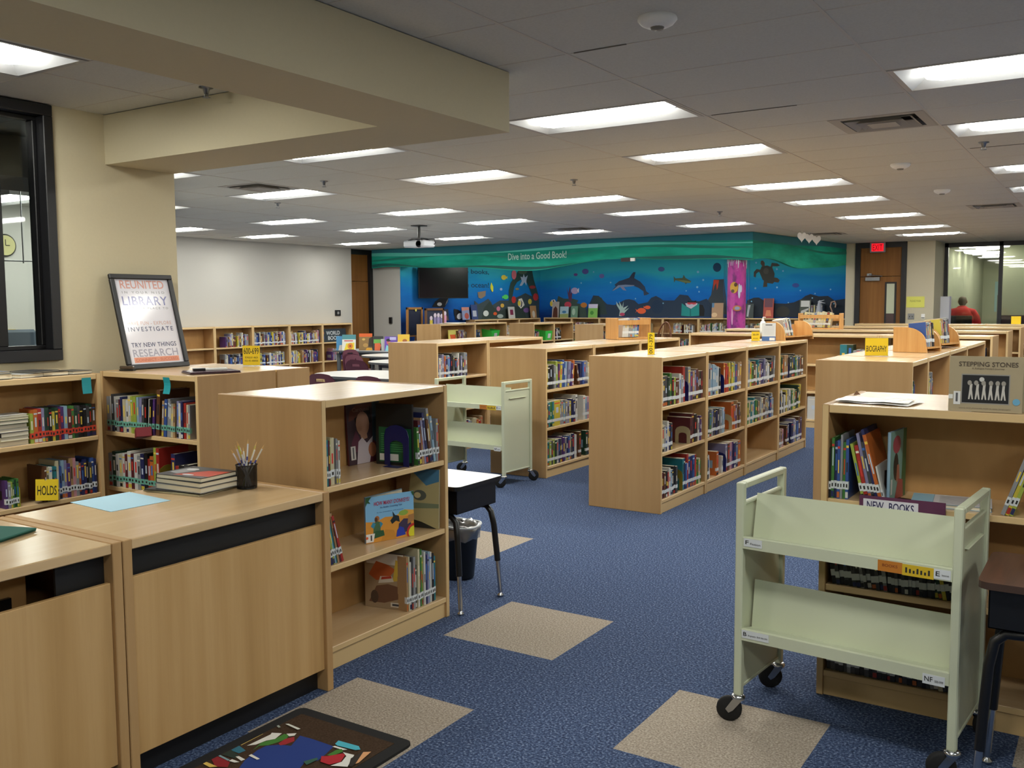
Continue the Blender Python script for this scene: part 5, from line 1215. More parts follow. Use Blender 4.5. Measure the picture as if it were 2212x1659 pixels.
# ---- picture books that stand open or face out
def picture_book(label, loc, rz, w, h, t, ck, art=(), words=(), tilt=0., group=None, name='picture_book', open_=0.):
    o = thing(name, label, 'book', loc, 0, group)
    o.matrix_world = Matrix.Translation(loc) @ Matrix.Rotation(rz, 4, 'Z') @ Matrix.Rotation(-tilt, 4, 'X')
    b = MB(); b.box(-w / 2, w / 2, 0, .0026, 0, h, BM[ck]); b.box(-w / 2, -w / 2 + .003, .0026, t, 0, h, BM[ck])
    cv = b.build('cover', o)
    b = MB()
    if open_:
        M = Matrix.Translation((-w / 2 + .003, t, 0)) @ Matrix.Rotation(open_, 4, 'Z')
        b.box(0, w - .003, 0, .0026, 0, h, BM[ck], M); b.build('back_cover', o)
        b = MB(); b.box(.004, w - .008, -.006, -.0005, .004, h - .004, PAGES, M); b.build('pages', o)
    else:
        b.box(-w / 2, w / 2, t - .0026, t, 0, h, BM[ck]); b.build('back_cover', o)
        b = MB(); b.box(-w / 2 + .004, w / 2 - .004, .0028, t - .0028, .003, h - .003, PAGES); b.build('pages', o)
    b = MB(); F = frame((0, -.0003, 0), (1, 0, 0))
    for k, (hx, pts) in enumerate(art):
        if pts and pts[0] == 'E': pts = ell(pts[1], pts[2], pts[3], pts[4], 14)
        q_ = [(min(1., max(0., px)), min(1., max(0., py))) for px, py in pts]; pts = [p for i, p in enumerate(q_) if p != q_[i - 1]]
        b.poly([((px - .5) * w, py * h) for px, py in pts], mat(hx, .4), F, .0001 + .00012 * k)
    for k, (s, cx, cy, ww, hh, hx) in enumerate(words): text_into(b, s, mat(hx, .5), F @ Matrix.Translation(((cx - .5) * w, cy * h, 0)), ww * w, hh * h, .0022 + .0001 * k)
    if b.v: b.build('cover_art', o)
    return o
FULL = [(.0, .0), (1, 0), (1, 1), (0, 1)]
picture_book('open blue picture book about donkeys facing out on the near bookcase', (-2.921, 3.432, ZM_ + .001), R(71), .268, .222, .012, 'l',
    [('#7fb8e0', FULL), ('#d9963a', [(0, 0), (1, 0), (1, .55), (.85, .6), (.6, .5), (.4, .52), (.2, .44), (0, .47)]), ('#c78a35', [(.3, 0), (.62, 0), (.58, .2), (.4, .25)]), ('#e0a84a', [(.6, .5), (.8, .62), (1, .58), (1, .45)]), ('#8fae4a', ['E', .78, .55, .1, .06]),
     ('#4a6b4a', [(.15, .18), (.3, .18), (.3, .42), (.24, .46), (.16, .42)]), ('#3a8aa8', [(.1, .36), (.15, .45), (.2, .4), (.16, .3)]), ('#3a8aa8', [(.3, .44), (.35, .38), (.3, .3), (.28, .4)]), ('#a86a3a', ['E', .23, .51, .05, .06]), ('#5a3a20', ['E', .21, .49, .03, .05]), ('#2f5a3a', [(.13, .08), (.38, .12), (.36, .24), (.2, .25), (.12, .18)]),
     ('#1e2a30', [(.5, .42), (.56, .5), (.55, .62), (.6, .53), (.68, .5), (.7, .36), (.62, .4), (.54, .34)]), ('#3f3550', [(.66, .05), (.8, .1), (.95, .2), (.92, .4), (.78, .42), (.68, .32)]), ('#2a3fae', [(.62, .04), (.82, .06), (.78, .22), (.7, .26), (.64, .18)]), ('#a87a4a', [(.86, .28), (1, .35), (1, .5), (.88, .48)]),
     ('#c0302a', ['E', 1, .1, .16, .19]), ('#d9d430', ['E', 1., .08, .12, .15]), ('#2f5a35', [(0, 1), (.12, 1), (.06, .92), (.1, .86), (.03, .88), (0, .8)]), ('#2f5a35', [(.94, 1), (1, 1), (1, .88), (.97, .93)]), ('#e6e6e4', [(.0, .02), (.15, .02), (.18, .2), (.0, .2)]), ('#4a4a50', [(.09, .05), (.12, .05), (.12, .17), (.09, .17)]), ('#d9582a', ['E', .02, .12, .025, .03])],
    [('HOW MANY DONKEYS?', .54, .84, .74, .09, '#b02a4a'), ('An Arabic Counting Tale', .52, .74, .46, .05, '#37598a'), ('by the storytellers, with pictures', .5, .64, .55, .022, '#37598a')], 0., None, 'picture_book', R(17))
picture_book('dark picture book with a child in a hat on the near bookcase top shelf', (-3.12, 3.494, ZT + .001), R(88), .235, .305, .012, 'c',
    [('#4a3a42', FULL), ('#3f5566', [(.7, 0), (1, 0), (1, 1), (.78, 1)]), ('#6a3f50', [(.1, .35), (.25, .55), (.35, .4), (.3, .2), (.08, .2)]), ('#6a4038', [(.05, .7), (.3, .74), (.75, .9), (.78, .97), (.3, .96), (.1, .86)]), ('#241a1a', [(.22, .74), (.7, .92), (.74, .66), (.6, .6), (.28, .6)]), ('#b58a72', ['E', .46, .64, .2, .2]), ('#b58a72', [(.36, .5), (.56, .5), (.58, .4), (.4, .38)]), ('#cfc4cc', [(.22, .0), (.62, 0), (.74, .42), (.55, .32), (.42, .42), (.3, .36)]), ('#5a2a35', [(.6, 0), (.9, .0), (.92, .25), (.75, .36)]), ('#b5785a', ['E', .7, .2, .12, .12]), ('#dedbd8', [(.06, .08), (.2, .08), (.2, .3), (.06, .3)]), ('#6a6a70', [(.11, .1), (.15, .1), (.15, .28), (.11, .28)])],
    [('Carousel', .42, .88, .5, .07, '#8a7068')], R(4))
picture_book('dark green book back cover behind the navy bookend', (-2.955, 3.512, ZT + .001), R(9), .205, .3, .012, 'k', [('#1b1d1c', FULL), ('#1f5a38', [(.08, .05), (.97, .05), (.97, .6), (.08, .62)])] + [('#4a9a5a', [(.14, .5 - .035 * k), (.9, .5 - .035 * k), (.9, .512 - .035 * k), (.14, .512 - .035 * k)]) for k in range(9)] + [('#d9d9d4', [(.1, .07), (.62, .07), (.62, .18), (.1, .18)])])
picture_book('tall painted picture book leaning at the right end of the middle shelf', (-2.97, 3.70, ZM_ + .001), R(12), .24, .3, .012, 'e', [('#b5a878', FULL), ('#4a7fa0', [(.3, 1), (1, 1), (1, .8), (.7, .72)]), ('#8a6a4a', [(0, 1), (.35, 1), (.3, .6), (0, .5)]), ('#7a8468', [(.0, .3), (1, .35), (1, .42), (0, .42)]), ('#2a2a25', [(0, 0), (.95, 0), (.6, .1), (0, .2)]), ('#5a5f55', ['E', .55, .55, .16, .09]), ('#c8b98a', ['E', .5, .55, .08, .05])], [], R(3))
picture_book('brown autumn picture book, back cover showing, bottom shelf of near bookcase', (-2.985, 3.455, ZB + .001), R(12), .215, .275, .01, 'u', [('#9a8468', FULL), ('#d3cfc4', [(.05, .8), (1, .8), (1, 1), (0, 1)]), ('#b0552a', [(.1, .6), (.3, .85), (.6, .8), (.8, .72), (.6, .55), (.3, .5)]), ('#c9a840', [(.72, .5), (1, .55), (1, .85), (.8, .9)]), ('#6a4a38', [(.1, .1), (.3, .4), (.6, .45), (.95, .4), (.9, .2), (.5, .1)]), ('#c9c0b0', [(.35, .45), (.75, .5), (.7, .6), (.4, .58)]), ('#b03a2a', [(.42, .52), (.7, .56), (.68, .6), (.44, .57)]), ('#cfc8ba', [(.66, .04), (.92, .04), (.92, .12), (.66, .12)]), ('#44444a', [(.7, .06), (.88, .06), (.88, .1), (.7, .1)]), ('#4a3a30', ['E', .25, .2, .1, .12])], [], 0.)
# left wall bookcase
P = 'bookcase under the black window'; REDL = mat('#c8432e', .5, name='red_dot_label')
row((-5.195, 2.995, ZT), Q, 2, P, [('b', 'morvddkydrplcgdxkkxdu', .17, .2, .012, .028)], 1, d=.16, seed=11, leng=.42, fit=.405, bandm=REDL)
row((-5.195, 2.83, ZM_), Q, 1, P, [('b', 'psmgdg', .13, .17, .012, .018), ('e', 'm'), ('g', .15), ('b', 'uewtteblvpaisonnkxbn', .19, .235, .014, .022)], 1, d=.17, seed=12, leng=.585, fit=.56)
t = thing('sign_holder', 'yellow HOLDS sign tilted on the middle shelf under the black window', 'sign', (-5.188, 3.055, ZM_ + .001), R(84), 'yellow shelf signs')
M = Matrix.Rotation(R(-12), 4, 'X') @ Matrix.Rotation(R(8), 4, 'Y')
b = MB(); b.box(-.065, .065, -.001, .001, .012, .135, YEL, M); text_into(b, 'HOLDS', C('#2e2c14'), M @ frame((.0, -.0012, .07), (1, 0, 0)), .11, .055, .0003); b.build('yellow_card', t)
b = MB(); b.box(-.05, .05, -.002, .05, 0, .004, ACRYL); b.build('acrylic_base', t)
# poster bookcase, facing the counter
P = 'bookcase under the framed poster'; TAPE = mat('#6fae9c', .4, name='teal_label_tape')
row((-5.352, 3.555, ZT), 0, 2, P, [('b', 'swxwscnewemml', .2, .235, .014, .022), ('b', 'vxk', .215, .23, .014, .018, 3), ('b', 'wkp', .21, .225, .012, .016, 5), ('b', 'u', .275, .28, .02, .022, 6), ('b', 'abssea', .2, .23, .012, .018, 5), ('b', 'vwnres', .2, .225, .012, .016, 2)], 1, d=.18, seed=14, leng=.86, fit=.835, bandm=TAPE)
row((-5.352, 3.555, ZM_), 0, 1, P, [('b', 'sdwewcwcwsnkro', .2, .235, .014, .021), ('b', 'mr', .27, .275, .012, .016), ('e', 'o'), ('g', .1), ('b', 'n', .25, .255, .02, .022), ('b', 'rkx', .17, .2, .02, .03)], 1, d=.18, seed=15, leng=.86, fit=.8, bandm=TAPE)
t = thing('book', 'dark red book end pulled out over the top shelf edge', 'book', (-4.96, 3.53, ZT + .0), R(-30), None)
b = MB(); b.box(-.045, .045, -.03, .06, -.012, .045, mat('#7a1622', .5), Matrix.Rotation(R(-16), 4, 'Y')); b.build('cover', t, bevel=.002)
b = MB(); b.box(-.04, .04, -.028, .0605, -.008, .041, PAGES, Matrix.Rotation(R(-16), 4, 'Y')); b.build('pages', t)
# central row, four bays
ys = [6.497, 7.43, 8.42, 9.405, 10.41]; xf = -2.865
CS = [
 [('nearest central row bay', {2: [('b', 'wxxdgkmcuws', .2, .25, .016, .026), ('b', 'r', .28, .29, .024, .026), ('g', .05), ('e', 'n'), ('b', 's', .27, .28, .03, .032), ('b', 'pavcukc', .22, .25, .016, .024)],
   1: [('b', 'aesbwnx', .19, .23, .012, .018), ('g', .34), ('e', 'e'), ('b', 'cck', .21, .25, .022, .026), ('b', 'uwpa', .18, .23, .012, .016)],
   0: [('b', 'ccukrwlkkx', .19, .22, .016, .022), ('g', .09), ('e', 'o'), ('b', 'tn', .22, .26, .016, .02), ('b', 'brbnbr', .2, .29, .018, .026), ('b', 'mgeg', .18, .22, .014, .018)]})],
 [('second central row bay', {2: [('b', 'vsllll', .24, .28, .018, .024), ('b', 'wk', .22, .24, .012, .014), ('g', .08), ('e', 'n'), ('b', 'o', .26, .265, .02, .022), ('b', 'rryxymsb', .22, .27, .014, .022), ('b', 'aa', .24, .25, .022, .026, 5)],
   1: [('b', 'wxgsnxnkssls', .2, .25, .014, .02), ('g', .16), ('e', 'e'), ('b', 'o', .25, .255, .03, .032), ('b', 'opaua', .21, .25, .014, .02)],
   0: [('b', 'kw', .2, .22, .012, .014, -6), ('g', .14), ('b', 'o', .2, .21, .014, .016), ('g', .1), ('b', 'w', .15, .16, .008, .01), ('g', .05), ('e', 'n'), ('b', 'vuipnso', .2, .25, .014, .02)]})],
 [('third central row bay', {2: [('b', 'asyguetapnvswwkx', .19, .25, .015, .024), ('b', 's', .25, .255, .012, .014, 5)],
   1: [('b', 'mgetwtgdaseuxssxbs', .19, .25, .015, .024), ('b', 'le', .17, .2, .014, .018)], 0: [('b', 'u', .19, .2, .012, .014)]})],
 [('farthest central row bay', {2: [('b', 'gmdoaa', .2, .25, .014, .022), ('g', .04), ('e', 'n'), ('b', 'kdxkgsxau', .2, .25, .016, .024)],
   1: [('b', 'xkwxwkyswvgegd', .18, .24, .014, .022), ('b', 'dy', .22, .26, .018, .022, 8)], 0: [('b', 'pavai', .17, .2, .012, .018), ('g', .1), ('b', 'un', .2, .24, .014, .018), ('g', .08), ('b', 'nvsbup', .22, .27, .018, .026)]})]]
for k, ((P, rows),) in enumerate(CS):
    for s, sp in rows.items(): row((xf, ys[k] + .034, ZSH[s]), Q, s, P, sp, 0, k > 1, d=.18, seed=20 + k * 3 + s, leng=.875, fit=(0, .86)[len(sp) > 1 or s == 2 or k != 2] if not (k == 2 and s == 0) else 0)
P = 'row behind the far trolley'; xf = -4.362; y0 = 7.353
row((xf, y0, ZT), Q, 2, P, [('b', 'ykkxs', .2, .23, .014, .02), ('b', 'm', .25, .255, .014, .016, -2), ('b', 'pybbl', .22, .26, .012, .018, 4), ('b', 'vvpo', .2, .25, .014, .018, 6), ('g', .03), ('b', 'u', .2, .22, .012, .014, -14), ('b', 'nbvse', .2, .25, .014, .02)], 0, d=.18, seed=40, leng=.88, fit=.85)
row((xf, y0, ZM_), Q, 1, P, [('b', 'xtgt', .2, .24, .016, .02), ('b', 'y', .235, .24, .058, .06), ('b', 'vslsvynn', .2, .25, .014, .022), ('b', 'w', .26, .265, .02, .022), ('g', .12), ('b', 'wli', .22, .26, .02, .03)], 0, d=.18, seed=41, leng=.88, fit=.85)
row((xf, y0, ZB), Q, 0, P, [('b', 'gtmxmdsnxppsnbsxnw', .2, .25, .013, .02), ('g', .06), ('b', 'u', .24, .25, .02, .022), ('g', .08), ('b', 'du', .22, .25, .02, .024)], 0, d=.18, seed=42, leng=.88, fit=.85)
row((-6.0, 7.873, ZT), Q, 2, 'row beside the rounded tables', [('b', 'bwsvonlpkkskswkvxss', .2, .26, .014, .024)], 0, True, d=.18, seed=43, leng=.87, fit=.56)
# near right bookcase
P = 'near right bookcase'
row((-.956, 3.80, ZT), 0, 2, P, [('b', 'kgnbsgb', .19, .265, .008, .0115), ('g', .004), ('b', 'mrvxn', .22, .29, .009, .014, -13), ('b', 'o', .27, .275, .012, .013, -15), ('b', 'w', .14, .145, .006, .007, -13)], 1, d=.2, seed=50, leng=.9)
row((-.956, 3.80, ZM_), 0, 1, P, [('b', 'kxkxkxkskxkxks', .15, .2, .01, .016, -9), ('b', 'kkxkxkxkkxkxk', .17, .19, .01, .014, -3), ('b', 'ddykkexwkxs', .17, .2, .012, .016, -12)], 0, True, d=.17, seed=51, leng=.89, bandm=mat('#707274', .6))  # white labels greyed, shade of the dim shelf put into their colour
row((-.956, 3.80, ZB), 0, 0, P, [('b', 'kxkkxsxkkxkxkkxkxkxkkxk', .15, .2, .012, .018, -3), ('b', 'xsxexxsxsexs', .2, .25, .012, .018, -10)], 0, True, d=.17, seed=52, leng=.89, bandm=mat('#707274', .6))  # same greyed labels, shelf shade painted into the label colour
picture_book('green and pink picture book angled on the near right top shelf', (-.718, 3.935, ZT + .001), R(84), .2, .275, .012, 'l', [('#7fa8a0', FULL), ('#3f6a42', [(.7, 0), (1, 0), (1, 1), (.8, 1)]), ('#a84a5a', ['E', .38, .8, .25, .13]), ('#2a2a2a', ['E', .35, .48, .16, .2]), ('#b5705a', [(.38, .25), (.6, .3), (.55, .5), (.42, .5)]), ('#a84a4a', [(.3, .0), (.85, 0), (.8, .25), (.5, .3)]), ('#d9d9d4', [(.04, .1), (.14, .1), (.14, .32), (.04, .32)])], [], 0.)
t = thing('bookend', 'black flat metal bookend base beside the angled green picture book', 'bookend', (-.69, 3.90, ZT + .0008), R(-20))
b = MB(); b.prism([(-.05, -.05), (.03, -.055), (.07, -.03), (.07, .02), (.04, .05), (-.05, .05)], 0, .0016, mat('#241a18', .4)); b.build('foot', t)
b = MB(); b.box(-.052, -.05, -.05, .05, 0, .12, mat('#241a18', .4)); b.build('plate', t)
picture_book('large sand coloured picture book with stone figures standing on the right bookcase', (-.405, 3.815, 1.1895), R(1), .243, .203, .014, 'e',
    [('#a89a7c', FULL), ('#8f8d88', [(.17, .14), (.83, .14), (.83, .68), (.17, .68)]), ('#17181c', [(.185, .16), (.815, .16), (.815, .66), (.185, .66)]), ('#c9c9c4', ['E', .45, .585, .035, .042])] +
    [('#c4c0b8', [(x, .22), (x + .02, .22), (x + .035, .32), (x + .05, .22), (x + .07, .22), (x + .05, .4), (x + .055, .5), (x + .02, .5), (x + .015, .4)]) for x in (.27, .36, .45, .54, .63, .71)] + [('#9a958c', ['E', x + .035, .52, .03, .045]) for x in (.25, .34, .44, .54, .63, .71)] +
    [('#dcdcda', [(.07, .12), (.165, .12), (.165, .36), (.07, .36)]), ('#55555a', [(.1, .17), (.13, .17), (.13, .33), (.1, .33)]), ('#e2e2de', [(0, .22), (.06, .22), (.06, .3), (0, .3)]), ('#6aa8c8', ['E', .92, .2, .05, .06])],
    [('STEPPING STONES', .53, .86, .8, .085, '#4f4234'), ("A Refugee Family's Journey", .53, .78, .44, .035, '#6a5c4a'), ('story and pictures, told in two languages', .5, .06, .7, .028, '#80725c')], R(2), None, 'picture_book')
picture_book('pale book standing behind the sand coloured picture book', (-.33, 3.87, 1.1895), R(4), .25, .2, .018, 'e', [], [], R(2))
def flat_book(label, x, y, z, w, d, t, rz, ck, group, top=None, name='book'):
    o = thing(name, label, 'book', (x, y, z + .0004), R(rz), group)
    b = MB(); b.box(-w / 2, w / 2, -d / 2, d / 2, 0, .002, BM[ck]); b.box(-w / 2, w / 2, -d / 2, d / 2, t - .002, t, BM[ck]); b.box(-w / 2, -w / 2 + .002, -d / 2, d / 2, .002, t - .002, BM[ck])
    b.build('cover', o)
    b = MB(); b.box(-w / 2 + .002, w / 2 - .003, -d / 2 + .003, d / 2 - .003, .002, t - .002, PAGES); b.build('pages', o)
    if top:
        b = MB()
        for k, (hx, pts) in enumerate(top):
            if pts[0] == 'E': pts = ell(*pts[1:], 14)
            b.poly([((u - .5) * w, (v - .5) * d) for u, v in pts], mat(hx, .35), None, t + .0002 + .0001 * k)
        b.build('cover_art', o)
    return o
G = 'stack of picture books on the counter'; z = .834
for k, (w, d, t, rz, ck, lab) in enumerate(((.3, .23, .006, 8, 'e', 'thin cream magazine at the very bottom of the counter stack'), (.29, .22, .006, 14, 'k', 'dark thin magazine second from the bottom of the counter stack'), (.26, .205, .022, 4, 's', 'grey book, lowest thick one in the counter stack'), (.265, .2, .02, 2, 'x', 'charcoal book in the middle of the counter stack'), (.255, .2, .018, 5, 'k', 'black red book with glossy cover on top of the counter stack'))):
    flat_book(lab, -3.185 + (-.04 if k < 2 else 0), 2.525, z, w, d, t, rz, ck, G, [('#35363a', FULL), ('#c8402a', [(.3, .1), (1, .2), (1, .8), (.6, .7)]), ('#9a9a9c', [(.05, .3), (.3, .2), (.4, .6), (.1, .8)]), ('#d9d9d9', ['E', .25, .7, .12, .1]), ('#d9d9d9', ['E', .55, .2, .12, .06])] if k == 4 else None)
    z += t + .0006
G = 'flat books on the wall bookcase top'
for k, (x, y, z, w, d, t, rz, ck, lab) in enumerate(((-5.34, 2.84, 1.19, .2, .15, .03, 4, 'd', 'dark green book lying at the far left on the wall bookcase top'), (-5.34, 2.845, 1.221, .19, .14, .012, -6, 's', 'grey book on the dark green one at the far left'), (-5.35, 3.03, 1.19, .19, .16, .02, 10, 'w', 'white book lying second from left on the wall bookcase top'), (-5.35, 3.2, 1.19, .18, .15, .022, -5, 'k', 'black edged book lying under the window corner'), (-5.35, 3.115, 1.2135, .2, .17, .008, 14, 'x', 'thin open charcoal book lying across two others'), (-5.34, 3.35, 1.19, .18, .13, .018, 4, 'x', 'charcoal book lying at the right end of the wall bookcase top'))):
    flat_book(lab, x, y, z, w, d, t, rz, ck, G)
G = 'stack of pale books under the black window'; z = ZT
for k in range(8):
    t = (.03, .022, .026, .02, .024, .022, .016, .012)[k]
    flat_book('%s pale book from the bottom of the stack under the black window' % ORD[k], -5.29 + .004 * ((k * 3) % 4), 2.905 - .003 * ((k * 5) % 3), z, .165, .135, t, 90 + (k * 7) % 5 - 2, ('w', 'e', 'k', 'w', 'e', 'd', 'e', 'w')[k], G); z += t + .0006
flat_book('pale blue book lying flat on the near right top shelf', -.52, 3.93, ZT, .28, .19, .016, 6, 'l', None, [('#d3d3d6', [(.28, 0), (1, 0), (1, 1), (.28, 1)]), ('#8fc0d6', [(0, 0), (.27, 0), (.27, 1), (0, 1)])] + [('#8a8c95', [(.35, .1 + .12 * k), (.95, .1 + .12 * k), (.95, .13 + .12 * k), (.35, .13 + .12 * k)]) for k in range(7)])
row((-.34, 3.80, ZT), 0, 2, 'near right bookcase at its right end', [('b', 'sym', .2, .25, .01, .014, 18)], 1, d=.19, seed=60)
# books in the racks
def racked(x, y, z, rz, cs, h, t, lean, place, G, stuff=False):
    base = Matrix.Translation((x, y, z)) @ Matrix.Rotation(R(rz), 4, 'Z') @ Matrix.Rotation(R(-6), 4, 'X')
    u = 0.; r_ = random.Random(len(place))
    for k, ck in enumerate(cs):
        hh = h * r_.uniform(.95, 1.05)
        M = base @ Matrix.Translation((u, r_.uniform(0, .006), t * math.sin(max(0, R(lean))))) @ Matrix.Rotation(R(lean), 4, 'Y')
        if stuff:
            ms = book_mesh(ck, t, hh, .13, 0, True, k)['cover']
            STUFF.add([M @ v.co for v in ms.vertices], [tuple(p.vertices) for p in ms.polygons], [ms.materials[p.material_index] for p in ms.polygons])
            u += t / math.cos(R(lean)) + .001
            continue
        book(M, ck, t, hh, .13, '%s book, %s in the %s' % (COLR[ck][0], ORD[k], place), G, 0, True); u += t / math.cos(R(lean)) + .001
racked(-3.035, 10.17, 1.235, 77, 'wewswexls', .19, .018, -14, 'magazine rack on the central row', 'books in the magazine rack')
racked(-1.285, 8.05, 1.235, 78, 'bsslasku', .2, .022, 3, 'near rack on the biography row', 'books in the near biography rack')
racked(-1.285, 8.79, 1.235, 78, 'yaapxssx', .21, .024, 3, 'far rack on the biography row', 'books in the far biography rack')
racked(-4.70, 9.57, 1.215, 60, 'wwwssllb', .22, .026, 10, 'crate on the row behind the far trolley', 'books in the nearer crate', True)
racked(-4.08, 14.48, 1.215, 3, 'eeeeseeeeue', .235, .036, 8, 'crate of pale paperbacks', 'paperbacks in the second crate')
picture_book('white and blue booklet leaning on the magazine rack end', (-3.125, 9.86, 1.1895), R(15), .14, .19, .02, 'b', [('#cfd6de', [(.0, .25), (1, .25), (1, 1), (0, 1)]), ('#3f68a8', [(0, 0), (1, 0), (1, .25), (0, .25)]), ('#5a5f68', [(.25, .86), (.75, .86), (.75, .92), (.25, .92)]), ('#dfe3e6', [(.55, .03), (.95, .03), (.95, .18), (.55, .18)])] + [('#9aa3ae', [(.12, .78 - .07 * k), (.88, .78 - .07 * k), (.88, .79 - .07 * k), (.12, .79 - .07 * k)]) for k in range(7)], [], R(4))
# face-out books on the display table
DT = [((-12.42, 13.27), 38, .2, .27, 'b', [('#3f88b8', FULL), ('#c9c4bc', [(.2, 0), (.9, 0), (.7, .4), (.3, .35)])], 'blue picture book at the left end of the display table'),
 ((-12.22, 13.25), 30, .26, .3, 't', [('#4f8f96', FULL), ('#e0dfd4', [(0, 0), (1, 0), (1, .7), (0, .7)]), ('#e6cf3a', [(.15, .0), (.9, 0), (.9, .5), (.3, .45)]), ('#d9822a', ['E', .6, .28, .2, .19]), ('#8a4a2a', ['E', .6, .28, .07, .07]), ('#c03a4a', [(.15, .58), (.8, .58), (.8, .64), (.15, .64)])], 'white and yellow sun picture book on the display table'),
 ((-11.98, 13.45), 32, .25, .32, 'o', [('#8a6a3a', FULL), ('#d9601f', [(0, .8), (1, .8), (1, 1), (0, 1)]), ('#33281c', [(.7, .2), (1, .2), (1, .8), (.75, .7)]), ('#c9a85a', ['E', .35, .65, .12, .07]), ('#b08a4a', ['E', .5, .3, .2, .12]), ('#d9a02a', [(.5, 0), (1, 0), (1, .12), (.6, .15)])], 'orange and brown picture book on the display table'),
 ((-11.72, 13.5), 30, .2, .27, 'k', [('#2a2a2c', FULL), ('#6aa84a', [(.1, .5), (.8, .5), (.85, .78), (.1, .78)]), ('#d9683a', [(.2, 0), (.7, 0), (.8, .35), (.7, .52), (.2, .5)])], 'black book with an orange head and green hair on the display table'),
 ((-11.56, 13.5), 60, .1, .22, 'w', [], 'narrow white book on the display table'),
 ((-11.40, 13.5), 30, .24, .27, 'p', [('#6a4aa8', FULL), ('#c95a6a', ['E', .3, .6, .14, .16]), ('#1d1d2a', ['E', .3, .74, .18, .1]), ('#7fc4d0', [(.05, 0), (.5, 0), (.35, .3), (.15, .4)]), ('#b04a8a', [(.55, .0), (1, 0), (1, .25), (.6, .3)]), ('#b9b4e0', [(.4, .75), (.9, .75), (.9, .95), (.4, .95)])], 'purple picture book with a child on the display table'),
 ((-11.14, 13.55), 28, .22, .31, 'y', [('#e0b83a', FULL), ('#a8602a', ['E', .6, .62, .2, .1]), ('#7a4a28', ['E', .6, .38, .22, .18])], 'tall yellow picture book at the right end of the display table')]
for (x, y), rz, w, h, ck, art, lab in DT: picture_book(lab, (x, y, .741), R(rz), w, h, .014, ck, art, [], R(8), 'face-out books on the display table')
# face-out books along the mural shelf tops
MS = [(964, 'X', .28, .26, 'x', [('#3a3f4a', FULL), ('#7a5a48', [(.2, 0), (.9, 0), (.8, .4), (.4, .3)])], 'dark photo book left of the whale on the mural shelf'), (1009, 'X', .3, .3, 'v', [('#8a94b8', FULL), ('#c98a7a', [(0, .72), (1, .78), (1, 1), (0, 1)]), ('#b0584a', ['E', .6, .3, .3, .25])], 'lavender and salmon picture book on the left mural shelf'), (1028, 'X', .26, .36, 'n', [('#3a4a7a', FULL), ('#b5bccb', [(.2, .2), (.8, .2), (.8, .6), (.2, .6)])], 'dark blue tall book on the left mural shelf'),
 (1108, 'X', .3, .3, 'w', [('#7a2a4a', [(.25, .3), (.75, .3), (.75, .75), (.25, .75)])], 'white card with a dark red square on the left mural shelf'), (1155, 'X', .3, .32, 'a', [('#b58a5a', FULL), ('#d8cfc0', ['E', .5, .3, .25, .3])], 'tan animal picture book before the mural corner'),
 (1199, 'Y', .2, .42, 'w', [('#b5aca8', FULL), ('#5a3228', [(.1, 0), (.9, 0), (.8, .55), (.5, .72), (.2, .55)])], 'grey book with a brown figure on the long mural shelf'), (1218, 'Y', .26, .29, 'l', [('#a9c4d0', FULL), ('#9aa86a', [(0, 0), (1, 0), (1, .35), (0, .3)]), ('#3f78a8', ['E', .5, .5, .25, .12])], 'pale landscape picture book on the long mural shelf'), (1240, 'Y', .2, .3, 'g', [('#6a8f7a', FULL), ('#a9c4b0', ['E', .4, .5, .25, .3])], 'muted green book on the long mural shelf'), (1280, 'Y', .27, .35, 'm', [('#7fb85a', FULL), ('#cfc8e0', [(0, .7), (1, .7), (1, 1), (0, 1)]), ('#4a8a3a', ['E', .4, .35, .2, .15])], 'bright green picture book on the long mural shelf'),
 (1549, 'Y', .29, .36, 'a', [('#b08a68', FULL), ('#d8b890', ['E', .25, .2, .25, .15]), ('#4f7fa8', [(0, .7), (.2, .7), (.2, 1), (0, 1)])], 'brown bear picture book left of the decorated column'), (1618, 'Y', .2, .34, 'x', [('#2c3a3a', FULL), ('#c9cccc', [(.2, .1), (.4, .1), (.6, .9), (.3, .9)])], 'black and white book right of the decorated column'), (1659, 'Y', .24, .46, 'r', [('#b0483a', FULL), ('#6a3a4a', [(.1, .55), (.9, .55), (.9, 1), (.1, 1)]), ('#d9835a', [(.2, .1), (.8, .1), (.7, .4), (.3, .4)])], 'tall red book on the mural shelf under the turtle'),
 (1738, 'Y', .25, .42, 'x', [('#3a4234', FULL), ('#d9d9d4', [(.1, .62), (.9, .62), (.9, .95), (.1, .95)]), ('#c9c9c4', [(.1, .2), (.8, .45), (.8, .55), (.15, .4)])], 'dark book with white lettering under the turtle')]
for px, pl, w, h, ck, art, lab in MS:
    if pl == 'X': q = onX(px, 690, -13.12); M = (-13.14, q.y, 1.2308, 90)
    else: q = onY(px, 686, 21.84); M = (q.x, 21.84, 1.2358, 0)
    picture_book(lab, M[:3], R(M[3]), w, h, .016, ck, art, [], R(6), 'face-out books on the mural shelves')
for k in range(6):
    q = onY(1747 + k * 5.2, 686, 21.8); M = Matrix.Translation((q.x, 21.78, 1.2358))
    book(M, 'wsexws'[k], .035, .3, .2, '%s pale upright book right of the dark lettered one, far mural shelf' % ORD[k], 'upright books on the far mural shelf', 0, True)
